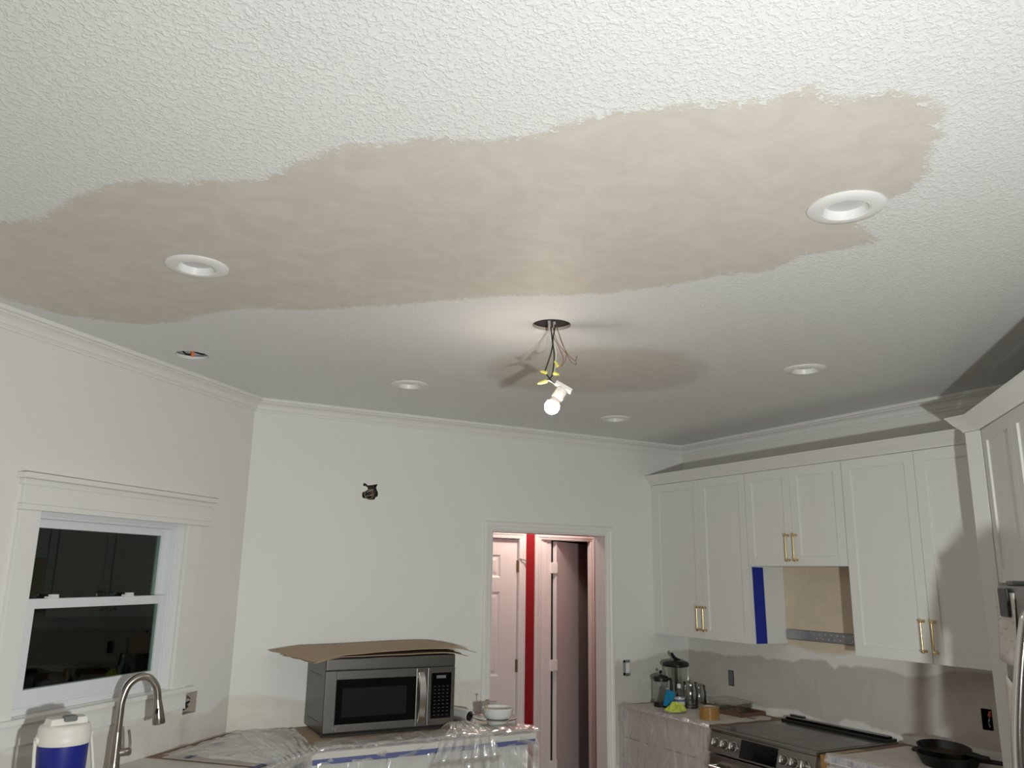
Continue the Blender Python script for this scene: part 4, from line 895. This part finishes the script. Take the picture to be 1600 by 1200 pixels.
def crumple(name, label, cx, cy, rx, ry, h_, m, cat, seed, z):
    rng = random.Random(seed); vs = []; fs = []; nr, na = 12, 36; ph = [rng.uniform(0, 6) for _ in range(6)]
    for i in range(nr+1):
        r = i/nr
        for k in range(na):
            a = 2*PI*k/na; e = 1+.16*math.sin(3*a+ph[0])+.10*math.sin(5*a+ph[1]); hh = h_*(1-r**2.2)*(.75+.35*math.sin(2*a+ph[2])*r+.30*math.sin(7*r+4*a+ph[3]))
            vs.append((r*e*rx*math.cos(a), r*e*ry*math.sin(a), max(.0008, hh)))
    for i in range(nr):
        for k in range(na): k2 = (k+1) % na; fs.append((i*na+k, i*na+k2, (i+1)*na+k2, (i+1)*na+k))
    fs.append(tuple(nr*na+k for k in range(na-1, -1, -1)))
    o = MB().add(vs, fs).build(name, m, None, smooth=True, loc=(cx, cy, z)); return tag(o, label, cat)
crumple('cleaning_cloth', 'lime green crumpled cloth on the small plate', 3.752, 4.440, .075, .052, .055, 'lime', 'cloth', 3, z0+.006)
M['plate'] = mat('grey_saucer', (.42, .38, .34), .4)
tag(MB().lathe([(0, 0), (.06, 0), (.095, .006), (.098, .009), (.09, .007), (0, .004)], 36).build('saucer', 'plate', None, smooth=True, loc=(3.735, 4.462, z0)), 'shallow grey saucer under the lime cloth', 'plate')
def jar_(label, x, y, r, h_):
    t = thing('glass_jar', label, 'jar', (x, y, z0), 0, 'clear glass jars left of the stove')
    MB().lathe([(0, 0), (r*.9, 0), (r, .008), (r, h_*.72), (r*.86, h_*.86), (r*.86, h_), (r*.80, h_), (r*.80, h_*.87), (r*.93, h_*.70), (r*.93, .014), (0, .010)], 32).build('body', 'clear', t, smooth=True)
    MB().ring([(r*.80, h_-.006), (r*.92, h_-.006), (r*.92, h_), (r*.80, h_)], 32).build('rim', 'clear', t, smooth=True); return t
jar_('taller clear glass jar just right of the soap bottle', 3.967, 4.535, .055, .165)
jar_('squat clear glass jar right of the taller jar', 4.080, 4.578, .055, .135)
t = thing('packing_tape_roll', 'thick roll of brown packing tape on white paper', 'tape roll', (3.775, 4.14, z0))
MB().ring([(.040, 0), (.062, 0), (.062, .075), (.040, .075)], 48).build('tape', 'ptape', t, smooth=True)
MB().ring([(.0375, 0), (.0398, 0), (.0398, .075), (.0375, .075)], 48).build('core', 'cream', t, smooth=True)
t = thing('baking_tray', 'brown baking tray under the clear food container', 'tray', (4.10, 4.245, z0), .06)
tr = MB(); tr.box(-.11, .11, -.15, .15, 0, .005)
for b in ((-.115, -.108, -.155, .155), (.108, .115, -.155, .155), (-.115, .115, -.155, -.148), (-.115, .115, .148, .155)): tr.box(*b, 0, .024)
tr.build('body', 'wood', t, bevel=.002)
t = thing('food_container', 'clear plastic food container with open lid on the tray', 'container', (4.10, 4.265, z0+.0055), .06)
def tub(rx0, ry0, rx1, ry1, h_):
    mb = MB(); a = [(-rx0, -ry0, 0), (rx0, -ry0, 0), (rx0, ry0, 0), (-rx0, ry0, 0)]; b = [(-rx1, -ry1, h_), (rx1, -ry1, h_), (rx1, ry1, h_), (-rx1, ry1, h_)]
    return mb.add(a+b, [(0, 1, 2, 3)]+[(i, (i+1) % 4, 4+(i+1) % 4, 4+i) for i in range(4)])
o = tub(.065, .085, .082, .105, .062).build('tub', 'clearp', t, fixn=False); sm = o.modifiers.new('t', 'SOLIDIFY'); sm.thickness = .0015
MB().add([(-.09, -.11, .064), (.09, -.11, .066), (.09, .11, .074), (-.09, .11, .070)], [(0, 1, 2, 3)]).build('lid', 'clearp', t, fixn=False).modifiers.new('t', 'SOLIDIFY').thickness = .0015
o = crumple('contents', None, 0, 0, .05, .065, .022, 'card', None, 9, .001); o.parent = t; del_ = [o.__delitem__(k) for k in list(o.keys()) if k in ('label', 'category')]

# ================================================================== STOVE
rg = thing('stove', 'stainless slide-in electric stove with black glass top and six knobs', 'stove', (3.55, 3.883, 0), -PI/2)
RW = .763
MB().box(.0, RW, .03, .665, .05, .895).build('body', 'darksteel', rg)
MB().box(-.004, RW+.004, .0, .66, .895, .912).build('cooktop_frame', 'steel', rg, bevel=.003)
MB().box(.018, RW-.018, .045, .57, .9105, .9135).build('cooktop_glass', 'cookglass', rg)
M['burner'] = mat('burner_ring_print', (.075, .075, .075), .3)
for (x, y, r) in ((.2, .17, .10), (.2, .42, .075), (.56, .17, .085), (.56, .42, .10)):
    MB().ring([(r-.003, .9134), (r, .9134), (r, .9138), (r-.003, .9138)], 40, (x, y, 0)).build('burner_ring', 'burner', rg)
bk = MB(); bk.box(.005, RW-.005, .575, .66, .912, .926); bk.build('rear_vent', 'black', rg, bevel=.003)
MB().box(.02, RW-.02, .60, .64, .926, .938).build('vent_slot', 'blackgloss', rg, bevel=.003)
MB().box(.005, .11, .655, .68, .90, .945).build('vent_end', 'darksteel', rg, bevel=.003)
# sloped control panel
cpv = [(-.002, -.030, .785), (RW+.002, -.030, .785), (RW+.002, .004, .895), (-.002, .004, .895), (-.002, .04, .785), (RW+.002, .04, .785), (RW+.002, .04, .895), (-.002, .04, .895)]
cp = MB().add(cpv, [(0, 1, 2, 3), (4, 7, 6, 5), (3, 2, 6, 7), (0, 4, 5, 1), (0, 3, 7, 4), (1, 5, 6, 2)]).build('control_panel', 'steel', rg, bevel=.003)
nrm = Vector((0, -.110, .034)).normalized()
def onp(x, f_): return Vector((x, -.030+.034*f_, .785+.110*f_))
for x in (.055, .125, .195, .565, .635, .705):
    c_ = onp(x, .5)
    kn = MB().lathe([(0, -.001), (.029, -.001), (.029, .004), (.024, .006), (.0225, .012), (.0215, .032), (.018, .036), (0, .037)], 28, tuple(c_), tuple(nrm)).build('knob', 'knob', cp, smooth=True)
    g = MB(); R_ = Vector((0, 0, 1)).rotation_difference(nrm).to_matrix().to_4x4(); g.box(-.004, .004, -.019, .019, .034, .044); g.xform(Matrix.Translation(c_) @ R_); g.build('grip', 'knob', kn, bevel=.002)
a, b, c_, d = onp(.245, .08), onp(.515, .08), onp(.515, .93), onp(.245, .93); o_ = nrm*.002
dp = MB().add([a, b, c_, d, a+o_, b+o_, c_+o_, d+o_], [(0, 1, 2, 3), (4, 5, 6, 7), (0, 1, 5, 4), (1, 2, 6, 5), (2, 3, 7, 6), (3, 0, 4, 7)]).build('display', 'blackgloss', cp)
MB().box(-.001, RW+.001, -.022, .03, .20, .775).build('oven_door', 'steel', rg, bevel=.004)
MB().box(.12, RW-.12, -.025, -.02, .32, .62).build('oven_window', 'blackgloss', rg)
MB().tube([(.05, -.02, .715), (.05, -.07, .715), (.72, -.07, .715), (.72, -.02, .715)], .012, 12, False).build('oven_handle', 'steelh', rg, smooth=True)
MB().box(-.001, RW+.001, -.018, .03, .06, .192).build('storage_drawer', 'steel', rg, bevel=.004)

# ================================================================== PANS
px_, py_ = 3.935, 2.645
t = thing('iron_pot', 'deep cast iron pan at the bottom of the stack by the refrigerator', 'pan', (px_, py_, ZR+.0015))
MB().lathe([(0, 0), (.112, 0), (.118, .004), (.144, .052), (.148, .057), (.141, .057), (.114, .012), (0, .008)], 44).build('body', 'iron', t, smooth=True)
MB().tube([(.02, -.135, .050), (.04, -.20, .050), (.055, -.30, .052)], lambda f_: .012-.003*f_, 10).build('handle', 'iron', t, smooth=True)
MB().tube([(-.03, .142, .050), (-.04, .160, .050), (0, .168, .050), (.0, .145, .050)], .009, 8).build('pour_lip', 'iron', t, smooth=True)
t = thing('iron_skillet', 'cast iron skillet with food residue stacked on the deep pan', 'pan', (px_-.005, py_+.02, ZR+.018))
MB().lathe([(0, 0), (.092, 0), (.098, .004), (.120, .056), (.122, .060), (.116, .060), (.095, .010), (0, .007)], 44).build('body', 'iron', t, smooth=True)
MB().lathe([(0, .0072), (.06, .0095), (.092, .0105), (.099, .022), (.1005, .026)], 40).build('residue', 'ironfood', t, smooth=True)
MB().tube([(.0, -.116, .054), (.008, -.16, .056), (.018, -.21, .058)], lambda f_: .013-.002*f_, 10).build('handle', 'iron', t, smooth=True)
t.rotation_euler = (.09, -.05, 0); t.location.z += .010
